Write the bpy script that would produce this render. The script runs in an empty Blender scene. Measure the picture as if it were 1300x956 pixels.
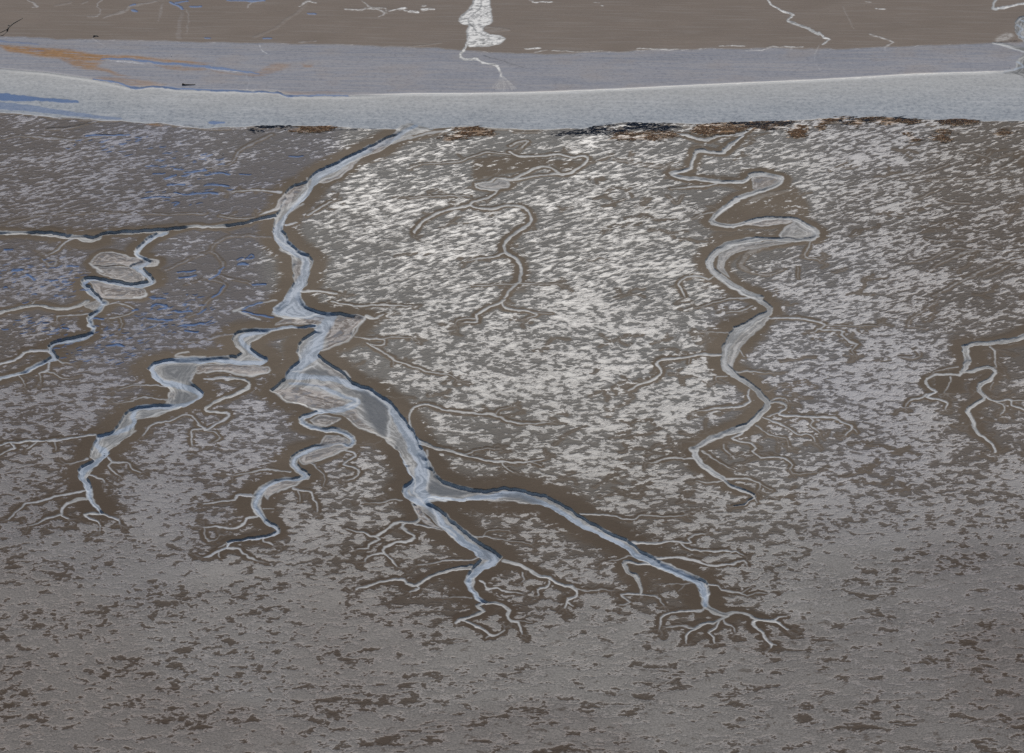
import bpy, math, random
import numpy as np
from mathutils import Vector

# ------------------------------------------------------------------ camera, light
PW, PH = 1300.0, 956.0
DEP = math.radians(33.0)
DIST = 845.0
FPX = 650.0 / math.tan(math.radians(13.0))
HC, DH = DIST * math.sin(DEP), DIST * math.cos(DEP)
scene = bpy.context.scene
cam_d = bpy.data.cameras.new("camera")
cam_d.sensor_width = 36.0
cam_d.lens = 36.0 * FPX / PW
cam_d.clip_start = 1.0
cam_d.clip_end = 80000.0
cam = bpy.data.objects.new("camera", cam_d)
scene.collection.objects.link(cam)
cam.location = (0, -DH, HC)
cam.rotation_euler = (math.pi / 2 - DEP, 0, 0)
scene.camera = cam

SUN_EL, SUN_AZ = 28.0, -1.5          # azimuth measured from straight ahead (+Y), negative = left
w = bpy.data.worlds.new("World")
scene.world = w
w.use_nodes = True
nt = w.node_tree
nt.nodes.clear()
sky = nt.nodes.new("ShaderNodeTexSky")
sky.sky_type = 'NISHITA'
sky.sun_disc = False
sky.sun_elevation = math.radians(SUN_EL)
sky.sun_rotation = math.radians(SUN_AZ)
sky.air_density = 1.0
sky.dust_density = 1.5
bgn = nt.nodes.new("ShaderNodeBackground")
bgn.inputs[1].default_value = 0.075
outn = nt.nodes.new("ShaderNodeOutputWorld")
nt.links.new(sky.outputs[0], bgn.inputs[0])
nt.links.new(bgn.outputs[0], outn.inputs[0])
sd = bpy.data.lights.new("sun", 'SUN')
sd.energy = 4.0
sd.angle = math.radians(0.5)
sd.color = (1.0, 0.965, 0.92)
so = bpy.data.objects.new("sun", sd)
scene.collection.objects.link(so)
sdir = Vector((math.sin(math.radians(SUN_AZ)) * math.cos(math.radians(SUN_EL)),
               math.cos(math.radians(SUN_AZ)) * math.cos(math.radians(SUN_EL)),
               math.sin(math.radians(SUN_EL))))
so.rotation_euler = (-sdir).to_track_quat('-Z', 'Y').to_euler()
so.location = (0, 0, 300)
scene.view_settings.view_transform = 'Standard'
scene.view_settings.look = 'None'
scene.view_settings.exposure = 0.12
scene.view_settings.gamma = 1.0
scene.view_settings.use_curve_mapping = False
scene.cycles.max_bounces = 4
scene.cycles.use_denoising = False

# ------------------------------------------------------------------ terrain grid
# rows follow the distance, columns fan out with it: fine where it is near, coarse towards the horizon
RNG = np.random.default_rng(7)
V0, V1 = -46, 1004
U0, U1 = -712, 712
def row_y(v):
    a = DEP + np.arctan((v - PH / 2) / FPX)
    return -DH + HC / np.tan(a)
VSTEP = 0.6
vs = V0 + VSTEP * np.arange(int((V1 - V0) / VSTEP) + 1)
us = np.arange(U0, U1 + 1, 1.0)
ys_core = row_y(vs)
def depth_s(y):
    return np.maximum((y + DH) * math.cos(DEP) + HC * math.sin(DEP), 150.0) / FPX
NR, NC = len(vs), len(us)
X = us[None, :] * depth_s(ys_core)[:, None]
Y = np.repeat(ys_core[:, None], NC, 1)
PX = np.repeat((us + 650.0)[None, :], NR, 0)
PY = np.repeat(vs[:, None], NC, 1)
def to_world(px, py):
    y = row_y(py)
    return (px - 650.0) * depth_s(y), y

# ---- lattice noise
def _lat(ix, iy, seed):
    h = (ix * 374761393 + iy * 668265263 + seed * 2147483647) & 0xFFFFFFFF
    h = ((h ^ (h >> 13)) * 1274126177) & 0xFFFFFFFF
    return ((h ^ (h >> 16)) & 0xFFFF) / 65535.0
def vnoise(x, y, seed=0):
    ix = np.floor(x).astype(np.int64); iy = np.floor(y).astype(np.int64)
    fx = x - ix; fy = y - iy
    fx = fx * fx * (3 - 2 * fx); fy = fy * fy * (3 - 2 * fy)
    a = _lat(ix, iy, seed); b = _lat(ix + 1, iy, seed)
    c = _lat(ix, iy + 1, seed); d = _lat(ix + 1, iy + 1, seed)
    return (a + (b - a) * fx) * (1 - fy) + (c + (d - c) * fx) * fy
def fbm(x, y, seed=0, octv=4, g=0.5):
    s = 0; a = 1; t = 0
    for k in range(octv):
        s = s + a * vnoise(x * 2 ** k + 17.3 * k, y * 2 ** k - 9.1 * k, seed + k); t += a; a *= g
    return s / t
def sstep(a, b, x):
    t = np.clip((x - a) / (b - a), 0, 1)
    return t * t * (3 - 2 * t)

WX = X + (fbm(X / 3.0, Y / 3.0, 11, 3) - 0.5) * 1.3 + (fbm(X / 11.0, Y / 11.0, 12, 2) - 0.5) * 1.6
WY = Y + (fbm(X / 3.0, Y / 3.0, 23, 3) - 0.5) * 2.0 + (fbm(X / 11.0, Y / 11.0, 24, 2) - 0.5) * 2.0

Z = np.zeros((NR, NC))
VAR = 1.0 + 5.5 * sstep(0.50, 0.30, fbm(X / 13, Y / 13, 61, 3))
RSP = np.repeat(np.abs(np.gradient(ys_core))[:, None], NC, 1)
BED = np.zeros((NR, NC)); FILM = np.zeros((NR, NC)); BAR = np.zeros((NR, NC)); DARK = np.zeros((NR, NC))
HALO = np.zeros((NR, NC)); RIM = np.zeros((NR, NC)); POOL = np.zeros((NR, NC)); LINE = np.zeros((NR, NC))
ORG = np.zeros((NR, NC)); SID = np.zeros((NR, NC), np.int32); SBEST = np.zeros((NR, NC))
EDGE = np.full((NR, NC), 1e3)

def T(ox, oy, *pts):
    """points noted on an enlarged piece of the picture, five times life size"""
    return [(ox + p[0] / 5.0, oy + p[1] / 5.0) + tuple(p[2:]) for p in pts]

def smooth(pts, per=4):
    """Catmull-Rom through the points"""
    P = [np.array(p, float) for p in pts]
    if len(P) < 3:
        return P
    out = []
    E = [2 * P[0] - P[1]] + P + [2 * P[-1] - P[-2]]
    for i in range(1, len(E) - 2):
        p0, p1, p2, p3 = E[i - 1:i + 3]
        n = max(2, min(8, int(np.hypot(*(p2 - p1)[:2]) / 3.5)))
        for k in range(n):
            t = k / n
            q = 0.5 * ((2 * p1) + (-p0 + p2) * t + (2 * p0 - 5 * p1 + 4 * p2 - p3) * t * t
                       + (-p0 + 3 * p1 - 3 * p2 + p3) * t ** 3)
            if len(q) > 2: q[2] = p1[2] + (p2[2] - p1[2]) * t
            out.append(q)
    out.append(P[-1])
    return out

def win(x0, y0, x1, y1, pad):
    c0 = int(max(0, math.floor(x0 - pad - 650 - U0))); c1 = int(min(NC, math.ceil(x1 + pad - 650 - U0) + 1))
    r0 = int(max(0, math.floor((y0 - pad - V0) / VSTEP))); r1 = int(min(NR, math.ceil((y1 + pad - V0) / VSTEP) + 1))
    if c0 >= c1 or r0 >= r1: return None
    return slice(r0, r1), slice(c0, c1)

def seg_d(xs, ys, ax, ay, bx, by):
    dx, dy = bx - ax, by - ay
    L = dx * dx + dy * dy + 1e-9
    t = np.clip(((xs - ax) * dx + (ys - ay) * dy) / L, 0, 1)
    return np.hypot(xs - ax - t * dx, ys - ay - t * dy), t

def put_channel(sl, d, D, R, sid, thin=1.0):
    bank = np.maximum(0.30 + 0.30 * D, 1.1 * RSP[sl]) * VAR[sl]
    t = sstep(0, 1, -d / bank)
    Z[sl] = np.minimum(Z[sl], -D * t)
    b = sstep(0.15, -0.35, d) * thin
    BED[sl] = np.maximum(BED[sl], b)
    if sid:
        m = b > SBEST[sl]
        SBEST[sl] = np.where(m, b, SBEST[sl]); SID[sl] = np.where(m, sid, SID[sl])
    HALO[sl] = np.maximum(HALO[sl], sstep(R, R * 0.12, d) * (1.0 if D > .19 else .9))
    EDGE[sl] = np.minimum(EDGE[sl], d)

PATHS = []
def stroke(kind, pts, sid=0, D=None, halo=1.0, gain=1.0):
    S = smooth(pts)
    if kind == 'c' and len(S) > 4: PATHS.append((S, sid))
    for a, b in zip(S[:-1], S[1:]):
        ax, ay = to_world(a[0], a[1]); bx, by = to_world(b[0], b[1])
        li = math.hypot(b[0] - a[0], b[1] - a[1]) + 1e-6
        s = depth_s(ay)
        lw = math.hypot(bx - ax, by - ay) / s + 1e-6
        k = (abs(row_y(a[1] + 1) - row_y(a[1])) / s) ** -1
        f = s * (li / lw) / k                       # seen thickness -> metres
        t0, t1 = a[2], b[2]
        tm = 0.5 * (t0 + t1)
        hw = 0.5 * tm * f
        R = (1.0 + 0.95 * tm) * halo if tm > 3.2 else (0.6 + 1.0 * tm)
        pad = tm + 6 + (R / s if kind == 'c' else 4)
        sl = win(min(a[0], b[0]), min(a[1], b[1]), max(a[0], b[0]), max(a[1], b[1]), pad)
        if sl is None: continue
        d, t = seg_d(WX[sl], WY[sl], ax, ay, bx, by)
        tl = t0 + (t1 - t0) * t
        d = d - 0.5 * tl * f
        thin = np.clip(tl / 2.6, .30, 1.0)
        if kind == 'c':
            dd = (D * 0.4) if D else min(0.7, 0.03 + 0.042 * tm)
            put_channel(sl, d, dd, R, sid, thin)
            if tm < 3.2: LINE[sl] = np.maximum(LINE[sl], sstep(0.25, -0.25, d) * gain * thin)
        elif kind == 'w':
            FILM[sl] = np.maximum(FILM[sl], sstep(0.5, -0.5, d) * gain)
        elif kind == 'l':
            LINE[sl] = np.maximum(LINE[sl], sstep(0.4, -0.5, d) * gain)
            HALO[sl] = np.maximum(HALO[sl], 0.7 * sstep(2.2, 0.2, d))
            if tm > 1.0: Z[sl] = np.minimum(Z[sl], -0.10 * sstep(0.4, -0.5, d))
        elif kind == 'r':
            RIM[sl] = np.maximum(RIM[sl], sstep(0.5, -0.4, d) * gain)
        elif kind == 'u':
            b = sstep(0.35, -0.35, d)
            POOL[sl] = np.maximum(POOL[sl], b * gain)
            Z[sl] = np.minimum(Z[sl], -0.12 * b)
            if sid:
                m = b > SBEST[sl]
                SBEST[sl] = np.where(m, b, SBEST[sl]); SID[sl] = np.where(m, sid, SID[sl])
        elif kind == 'o':
            ORG[sl] = np.maximum(ORG[sl], sstep(1.5, -1.5, d) * gain)
        elif kind == 'k':
            DARK[sl] = np.maximum(DARK[sl], sstep(0.8, -0.6, d) * gain)
        elif kind == 'h':
            HALO[sl] = np.maximum(HALO[sl], sstep(4.0, -3.0, d) * gain)

def polygon(kind, pts, sid=0, D=1.3, gain=1.0, soft=2.0, sm=True):
    P = [(p[0], p[1]) for p in pts]
    if sm:
        S = smooth(P + [P[0]])
        P = [(q[0], q[1]) for q in S[:-1]]
    xs = [p[0] for p in P]; ys = [p[1] for p in P]
    sl = win(min(xs), min(ys), max(xs), max(ys), 45 if kind == 'c' else 12)
    if sl is None: return
    wx, wy = WX[sl], WY[sl]
    Wp = [to_world(*p) for p in P]
    dmin = np.full(wx.shape, 1e9); ins = np.zeros(wx.shape, bool)
    for i in range(len(Wp)):
        ax, ay = Wp[i]; bx, by = Wp[(i + 1) % len(Wp)]
        d, _ = seg_d(wx, wy, ax, ay, bx, by)
        dmin = np.minimum(dmin, d)
        if abs(by - ay) > 1e-9:
            c = ((ay > wy) != (by > wy)) & (wx < (bx - ax) * (wy - ay) / (by - ay) + ax)
            ins ^= c
    d = np.where(ins, -dmin, dmin)
    if kind == 'c':
        put_channel(sl, d, D * 0.54, 12.0, sid)
    elif kind == 'b':                                # gently sloping silt bar
        m = sstep(0.4 * soft, -soft, d)
        BAR[sl] = np.maximum(BAR[sl], m * gain)
        EDGE[sl] = np.minimum(EDGE[sl], d)
        Z[sl] = np.where(BED[sl] > 0.5, Z[sl] + (-0.5 - Z[sl]) * sstep(0.2 * soft, -4.0 * soft, d) * 0.75, Z[sl])
        b = sstep(0.2, -0.6, d)
        Z[sl] = np.minimum(Z[sl], -0.25 * sstep(0, -4.0, d))
        BED[sl] = np.maximum(BED[sl], b)
        if sid:
            mm = b > SBEST[sl]
            SBEST[sl] = np.where(mm, b, SBEST[sl]); SID[sl] = np.where(mm, sid, SID[sl])
        HALO[sl] = np.maximum(HALO[sl], sstep(5.0, 0.5, d))
    elif kind == 'k':
        DARK[sl] = np.maximum(DARK[sl], sstep(0.5 * soft, -soft, d) * gain)
    elif kind == 'w':
        FILM[sl] = np.maximum(FILM[sl], sstep(0.5 * soft, -soft, d) * gain)
    elif kind == 'l':
        LINE[sl] = np.maximum(LINE[sl], sstep(0.5 * soft, -soft, d) * gain)
    elif kind == 'o':
        ORG[sl] = np.maximum(ORG[sl], sstep(soft, -2 * soft, d) * gain)
    elif kind == 'h':
        HALO[sl] = np.maximum(HALO[sl], sstep(soft, -2 * soft, d) * gain)
    elif kind == 'u':
        b = sstep(0.35, -0.6, d)
        POOL[sl] = np.maximum(POOL[sl], b * gain)
        Z[sl] = np.minimum(Z[sl], -0.12 * b)
        if sid:
            m = b > SBEST[sl]
            SBEST[sl] = np.where(m, b, SBEST[sl]); SID[sl] = np.where(m, sid, SID[sl])

SYS = {}          # id -> (name, label, category, group)
def system(name, label, cat, group=None):
    SYS[len(SYS) + 1] = (name, label, cat, group)
    return len(SYS)

# ------------------------------------------------------------------ the creeks
CG = "tidal creeks draining the mudflat"
# --- broad central creek
s1 = system("tidal_creek", "broadest grey blue creek, running from the silt bank to two tree-like forks", "creek", CG)
body = [(508,157),(500,168),(484,178),(462,188),(440,198),(412,212),(398,220),(388,230),(372,234),(362,242),(360,252),(356,264),
 (348,275),(346,294),(348,304),(356,316),(369,324),(371,342),(374,356),(368,366),(360,380),(348,390),(344,395),(350,400),
 (360,406),(380,409),(400,413),(400,420),(386,428),(379,436),(377,446),(380,457),(368,464),(362,472),(361,479),(342,494),(360,507),
 (380,514),(404,522),(434,528),(460,543),(490,558),(505,572),(514,590),(523,607),(512,615),(508,623),(513,631),(526,638),
 (540,652),(552,664),(568,680),(588,692),(604,700),(612,708),(606,717),(596,726),(590,738),(594,750),(604,762),(616,768),
 (620,765),(608,757),(601,746),(604,734),(616,724),(632,716),(639,708),(630,698),(616,690),(600,681),(584,669),(568,655),
 (556,643),(546,636),(556,636),(592,636),(640,637),(642,624),(620,622),(600,620),(580,614),(562,608),(552,597),(539,577),(530,560),
 (521,540),(511,526),(496,509),(470,491),(444,480),(430,468),(412,455),(404,449),(408,444),(430,436),(448,428),(452,418),
 (464,406),(464,402),(440,398),(404,395),(390,390),(384,380),(382,370),(390,362),(391,350),(396,338),(398,330),(392,323),
 (380,317),(368,307),(358,291),(362,283),(368,270),(380,260),(392,249),(398,236),(410,228),(426,221),(440,210),(460,200),
 (486,191),(500,180),(520,172),(552,165),(540,160),(524,155)]
polygon('c', body, s1, D=1.5, sm=False)
A = (260, 190); B4 = (260, 380); H3 = (440, 560); H4 = (520, 640); H5 = (740, 640); I6 = (780, 560)
# right fork
stroke('c', T(*H3, (520,350,8),(640,360,9),(800,345,13),(920,335,15),(1060,335,17),(1180,355,17),(1300,390,15)) +
       T(*H5, (0,110,13),(130,175,12),(280,250,12),(380,320,13),(470,375,12),(600,430,11),(700,470,12),(750,510,13),(770,570,12),(765,630,9),(810,670,7),(905,705,6)), s1, D=1.7)
for p in [T(*H5,(905,700,5),(1000,690,4),(1110,730,4),(1225,740,3.5),(1270,785,2.5),(1300,800,2)), T(*H5,(1110,730,4),(1095,765,4),(1150,820,3.5),(1160,850,3),(1200,890,3),(1195,915,2)),
          T(*H5,(905,705,5),(830,750,4),(710,780,4),(665,825,3),(655,870,2)), T(*H5,(860,740,3.5),(845,780,3),(800,820,3),(835,850,2.5),(845,890,2)),
          T(*H5,(885,735,2),(900,760,2),(950,775,2),(970,810,1.5)), T(*H5,(710,778,2),(640,775,1.6),(540,780,1.5)),
          T(*H5,(760,660,4),(740,680,3),(640,680,2.5),(515,705,2.5),(498,760,2),(495,790,1.5)),
          T(*H5,(320,238,3),(450,245,2.6),(610,245,2.4),(680,238,2.2),(665,220,2),(730,185,2),(760,182,1.5)), T(*H5,(610,248,2),(660,275,2.2),(720,290,2),(940,300,2.2),(1010,320,1.5)),
          T(*H5,(450,340,3),(650,338,2.6),(740,355,2.6),(830,382,2.5),(940,380,2.2),(1020,365,2),(1045,395,1.5)),
          T(*H5,(450,385,3),(370,378,4),(290,362,5),(255,378,5.5),(280,425,6),(340,475,6),(370,540,5),(365,570,3)), T(*H5,(365,570,2.5),(270,575,2.4),(255,590,2.4),(305,625,2),(240,640,1.5)),
          T(*H5,(365,570,2.5),(480,585,2.2),(510,640,2)), T(*H5,(770,510,2.5),(855,515,2.2),(875,545,2),(1010,548,2),(1050,570,1.6),(1150,560,1.4)), T(*H5,(1010,548,1.5),(1090,530,1.2)),
          T(*H5,(330,320,1.6),(290,320,1.5),(220,350,1.5),(160,362,1.2)), T(*H5,(720,505,1.4),(640,500,1.3),(540,510,1.3)), T(*H5,(650,505,1.3),(610,550,1.2)),
          T(*H5,(0,58,2.2),(130,58,2.0),(300,92,2.0),(380,75,1.8),(520,76,1.6),(650,65,1.2)), T(*H5,(1225,735,2.5),(1260,720,2),(1300,715,1.5)), T(*H5,(1195,890,2),(1230,905,1.5)),
          # left fork twigs
          T(*H4,(490,632,5),(560,635,4.5),(635,680,5),(615,715,4),(650,745,3.5),(690,755,3),(712,790,3),(712,815,2)), T(*H4,(650,742,1.6),(780,742,1.2)),
          T(*H4,(470,630,5),(430,645,4.5),(465,685,5),(400,715,4),(330,735,4),(300,750,2)), T(*H4,(330,735,3.5),(400,770,3),(480,810,3),(520,825,2.5),(570,820,2),(595,800,1.5)), T(*H4,(510,825,2),(480,845,1.5)),
          T(*H4,(600,365,5),(720,392,4.5),(800,440,4.5),(880,470,4),(960,515,4),(1020,525,3.5),(1060,565,3.5),(1040,590,3),(1000,600,3),(985,635,2.4),(975,650,2)), T(*H4,(1000,620,2),(1030,640,1.6)),
          T(*H4,(1020,525,2),(1080,545,1.6),(1200,550,1.4),(1290,550,1.2)), T(*H4,(880,490,2.5),(870,520,2.3),(805,545,2.3),(808,580,2)),
          T(*H4,(725,430,2),(715,460,2),(730,480,1.6),(705,500,1.3)),
          T(*H4,(450,490,2.5),(485,500,2.5),(490,540,2.4),(560,535,2.2),(640,565,2),(700,570,1.5)),
          T(*H4,(400,400,7),(300,415,5.5),(200,440,5),(130,465,4.5),(50,515,4),(20,520,3.5)), T(*H3,(420,920,3.5),(385,905,4),(365,885,3),(250,890,2.6),(170,910,2.3),(80,935,2)) + [(455,748,2)],
          T(*H4,(50,515,3),(60,535,2.5),(0,555,2)), T(*H4,(470,320,1.8),(400,352,2),(280,355,2),(160,375,1.8),(60,385,1.3)),
          T(*H4,(390,595,1.4),(300,590,1.3),(215,598,1.1)), T(*H4,(410,205,2),(530,210,1.8),(640,225,1.5),(770,245,1.2)), T(*H4,(475,205,1.4),(510,165,1.2),(640,165,1.2)),
          # small south-west twigs
          T(*H3,(430,400,7),(460,450,8),(450,500,5),(410,515,4),(330,520,3.5),(260,565,3.2),(180,605,3),(110,582,2.4),(60,580,2),(0,555,1.4)),
          T(*H3,(180,605,2.5),(215,625,2.4),(145,660,2.3),(135,685,2),(70,695,1.5)), T(*H3,(370,520,3.5),(355,545,3.5),(440,610,3.2),(400,635,3.2),(270,665,3),(230,705,3),(280,765,2.5),(320,800,1.8)),
          T(*H3,(225,720,2.4),(140,735,2.2),(118,765,1.8)), T(*H3,(340,370,1.4),(280,375,1.6),(200,392,1.6),(130,388,1.2)),
          T(*H3,(430,515,3),(520,545,2.5),(600,565,1.6))]:
    stroke('c', p, s1)
# near right twigs from the trunk
for p in [[(522,546,2.5)] + T(520,380,(0,725,2.4),(50,675,2.6),(110,665,2.6),(220,700,2.4),(400,718,2.4),(540,730,2.3),(650,778,2.2),(760,782,1.8),(880,780,1.4)),
          T(520,380,(540,730,1.5),(570,695,1.4),(640,680,1.1)),
          T(*H3,(400,-40,3),(470,10,6),(540,40,4),(640,60,3.5),(740,88,3),(860,118,2.6),(990,125,2.4),(1150,128,2),(1250,110,1.5)),
          T(*H3,(740,85,1.8),(830,50,1.6),(940,45,1.2)), T(*H3,(990,130,1.8),(1000,155,1.8),(1045,195,1.6)), T(*H3,(1150,125,1.4),(1230,155,1.2)),
          T(*B4,(1030,280,2),(1110,325,2.2),(1200,380,2.2),(1300,420,2)) + T(520,380,(0,420,2),(120,460,1.8),(240,480,1.6),(300,505,1.2)), T(*B4,(1200,380,1.3),(1190,420,1.1)),
          T(*B4,(960,240,1.5),(1050,255,2),(1130,250,2),(1145,270,2),(1120,292,1.8),(1050,282,1.8)), T(*B4,(1130,250,1.3),(1210,240,1.2),(1300,245,1.2)),
          T(*B4,(800,15,2),(900,28,2.2),(1000,45,2.4),(1090,28,2.2),(1180,40,2),(1300,35,1.6)),
          T(*A,(620,895,3),(740,895,2.4),(830,912,2.2)), T(*A,(520,475,2.5),(580,465,2)), T(*A,(650,420,2.5),(720,375,2.2),(800,330,2)),
          T(*A,(480,270,2.5),(420,262,2),(330,255,1.8),(180,265,1.4))]:
    stroke('c', p, s1)
stroke('c', T(*B4, (1020,110,3),(1070,122,2.5),(1130,98,2)), s1, D=0.9)
# west arm along the upper left
s2 = system("tidal_creek", "straight narrow creek with a dark far bank, crossing the upper left flat to the edge", "creek", CG)
stroke('c', T(*A,(470,415,4),(400,430,4),(300,452,4),(190,480,4.5),(90,487,4),(0,487,3.5)) + T(0,190,(1250,480,3.5),(1150,495,4.5),(1000,512,5.5),(880,518,5),(760,520,5),(660,535,4.5),(600,560,4),(480,552,6),(330,538,7),(150,528,5),(0,528,6),(-60,528,6)), s2, D=2.0)
polygon('c', T(0,190,(430,540),(560,548),(640,550),(630,578),(560,585),(490,575)), s2, D=0.5)
stroke('c', T(0,190,(480,562,2),(420,580,2),(370,630,2),(310,665,1.6)), s2, D=.5)
stroke('c', T(*A,(90,420,1.3),(150,432,1.4),(220,440,1.3),(300,432,1.1)), s2, D=.3)
# loops on the left
s3 = system("tidal_creek", "tightly looping creek on the left with pinkish silt bars inside its bends", "creek", CG)
loopc = T(0,190,(1050,520,6),(960,560,6.5),(900,610,6.5),(870,660,6.5),(900,690,7),(930,715,9),(860,740,10),(900,770,9),(950,810,9),(955,840,8),(880,858,8),(760,850,6),(640,825,6),(560,822,7),(530,850,8),(570,900,9),(620,935,8),(660,970,8)) + \
   T(0,380,(660,20,7),(620,75,7),(570,120,7),(570,170,7),(590,205,6),(540,240,6),(430,262,7),(340,285,7),(320,320,7),(345,370,8),(290,390,6),(200,440,5.5),(120,480,4.5),(0,505,4),(-60,510,4))
stroke('c', loopc, s3, D=1.9)
stroke('w', [(q[0], q[1], q[2] * 0.55) for q in loopc], s3)
polygon('b', T(0,190,(575,725),(620,665),(700,645),(780,665),(850,685),(940,700),(880,735),(760,735),(600,738)), s3, soft=1.2)
polygon('b', T(0,190,(590,745),(740,742),(850,745),(920,800),(890,845),(760,830),(660,800)), s3, soft=1.2, gain=.8)
polygon('b', T(0,190,(560,835),(660,840),(800,868),(900,870),(930,915),(900,945),(700,945),(620,930)), s3, soft=1.5)
polygon('b', T(0,190,(930,690),(1010,700),(1000,735),(920,745)), s3, soft=1.0, gain=.5)
stroke('k', T(0,190,(600,740,1.5),(700,738,1.5),(770,728,2.0),(850,715,2.0),(900,705,1.8)))
stroke('r', T(0,190,(575,725,1.5),(600,745,1.8),(660,775,1.8))); stroke('r', T(0,190,(850,940,1.8),(910,930,2),(930,910,1.5)))
for p in [T(0,380,(560,10,4),(480,50,4),(400,65,4),(340,62,4),(260,38,4),(190,38,4.5),(100,60,4.5),(0,85,4),(-60,95,4)), T(0,380,(310,330,3),(230,335,3),(150,338,3.5),(120,370,3),(60,395,2.6),(0,410,2.5)),
          T(0,380,(570,95,2),(460,98,1.8),(370,110,1.6),(360,140,1.3)), T(0,380,(310,400,2.5),(300,450,2.2),(250,470,1.8),(260,520,1.3)), T(0,380,(270,460,1.8),(340,470,1.6),(380,495,1.5),(440,500,1.3)),
          T(0,380,(120,490,1.6),(155,520,1.6),(150,560,1.3)), T(0,380,(345,370,2),(400,400,1.6),(450,410,1.2)), T(0,380,(210,20,1.6),(230,0,1.2)),
          T(0,380,(660,30,1.8),(760,28,1.6),(830,55,1.6),(860,75,1.8),(820,105,1.5),(700,125,1.4)), T(0,380,(760,125,1.2),(780,160,1.1),(760,200,1.0))]:
    stroke('c', p, s3)
polygon('b', T(0,380,(530,30),(650,0),(640,40),(590,75)), s3, soft=1.0, gain=.6)
# west lobe creek
s4 = system("tidal_creek", "wide winding creek with grey pools left of the broadest creek", "creek", CG)
WLp = [(404,412),(356,415),(308,417),(296,422),(293,430),(297,438),(306,446),(300,451),(260,452),(236,453),(216,455),(196,460),(185,468),
 (192,478),(202,485),(212,490),(217,498),(213,510),(192,512),(176,513),(166,519),(156,528),(148,540),(138,549),(122,552),(119,560),(115,570),
 (115,580),(120,583),(106,590),(100,598),(100,606),(104,613),(109,622),(111,632),(118,643),(128,652),(133,651),(122,640),(119,628),(116,615),(113,606),
 (118,596),(128,588),(138,579),(139,572),(152,562),(165,552),(170,542),(174,532),(200,528),(220,519),(246,511),(257,504),(259,498),(252,492),(243,486),
 (243,481),(247,474),(254,464),(266,461),(300,463),(330,463),(340,458),(340,452),(326,445),(319,441),(320,434),(330,428),(345,421),(362,418),(404,416)]
polygon('c', WLp, s4, D=1.3, sm=False)
polygon('b', T(*B4,(-60,410),(0,412),(150,408),(300,415),(400,425),(412,455),(380,475),(300,485),(200,475),(120,455),(0,462),(-60,470)), s4, soft=1.2)
stroke('r', T(*B4,(0,462,1.6),(120,455,1.6),(200,478,1.8),(320,484,2.0),(395,465,2.0),(412,448,1.8)))
stroke('w', T(*B4,(700,168,4),(500,178,4.5),(330,200,5),(230,230,6),(240,270,6),(290,310,7),(380,360,8),(380,390,7),(250,392,6),(0,380,7)) + T(0,380,(1200,378,5),(1020,395,5),(950,430,7),(980,480,7),(1060,520,7),(1180,550,6),(1270,590,7),(1260,630,6),(1180,655,6),(1000,670,4),(870,680,6),(850,730,7),(845,780,6),(760,830,5),(640,860,6),(600,890,6),(640,940,6),(680,970,6)) + T(0,560,(650,40,7),(670,80,7),(600,140,6),(530,180,9),(520,230,10),(560,290,8),(575,350,6),(590,400,5),(640,450,4)), s4)
polygon('k', T(0,380,(1030,410),(1180,400),(1280,410),(1240,440),(1210,490),(1180,525),(1080,500),(1020,450)), s4, gain=.7)
polygon('k', T(0,380,(1120,560),(1240,590),(1230,630),(1150,650),(1070,650),(1100,600)), s4, gain=.8)
polygon('k', T(0,380,(890,690),(1080,685),(980,730),(880,760)), s4, gain=.7)
polygon('k', T(0,380,(780,750),(820,720),(830,790),(740,820),(720,830)), s4, gain=.6)
polygon('k', T(0,380,(640,880),(740,850),(820,840),(800,880),(700,930)), s4, gain=.6)
polygon('l', T(0,380,(1190,470),(1225,450),(1240,470),(1200,525),(1185,510)), gain=.7, soft=1.0)
polygon('b', T(0,380,(1070,590),(1110,570),(1120,600),(1070,650),(1050,650)), s4, soft=.8, gain=.6)
stroke('r', T(0,380,(1150,665,1.6),(1010,705,1.6),(920,745,1.4))); stroke('r', T(0,380,(850,830,1.4),(790,880,1.4),(720,915,1.4)))
stroke('r', T(0,380,(1190,335,1.5),(1130,348,1.5),(1110,365,1.5),(1200,362,1.2),(1300,360,1.2)))
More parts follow.
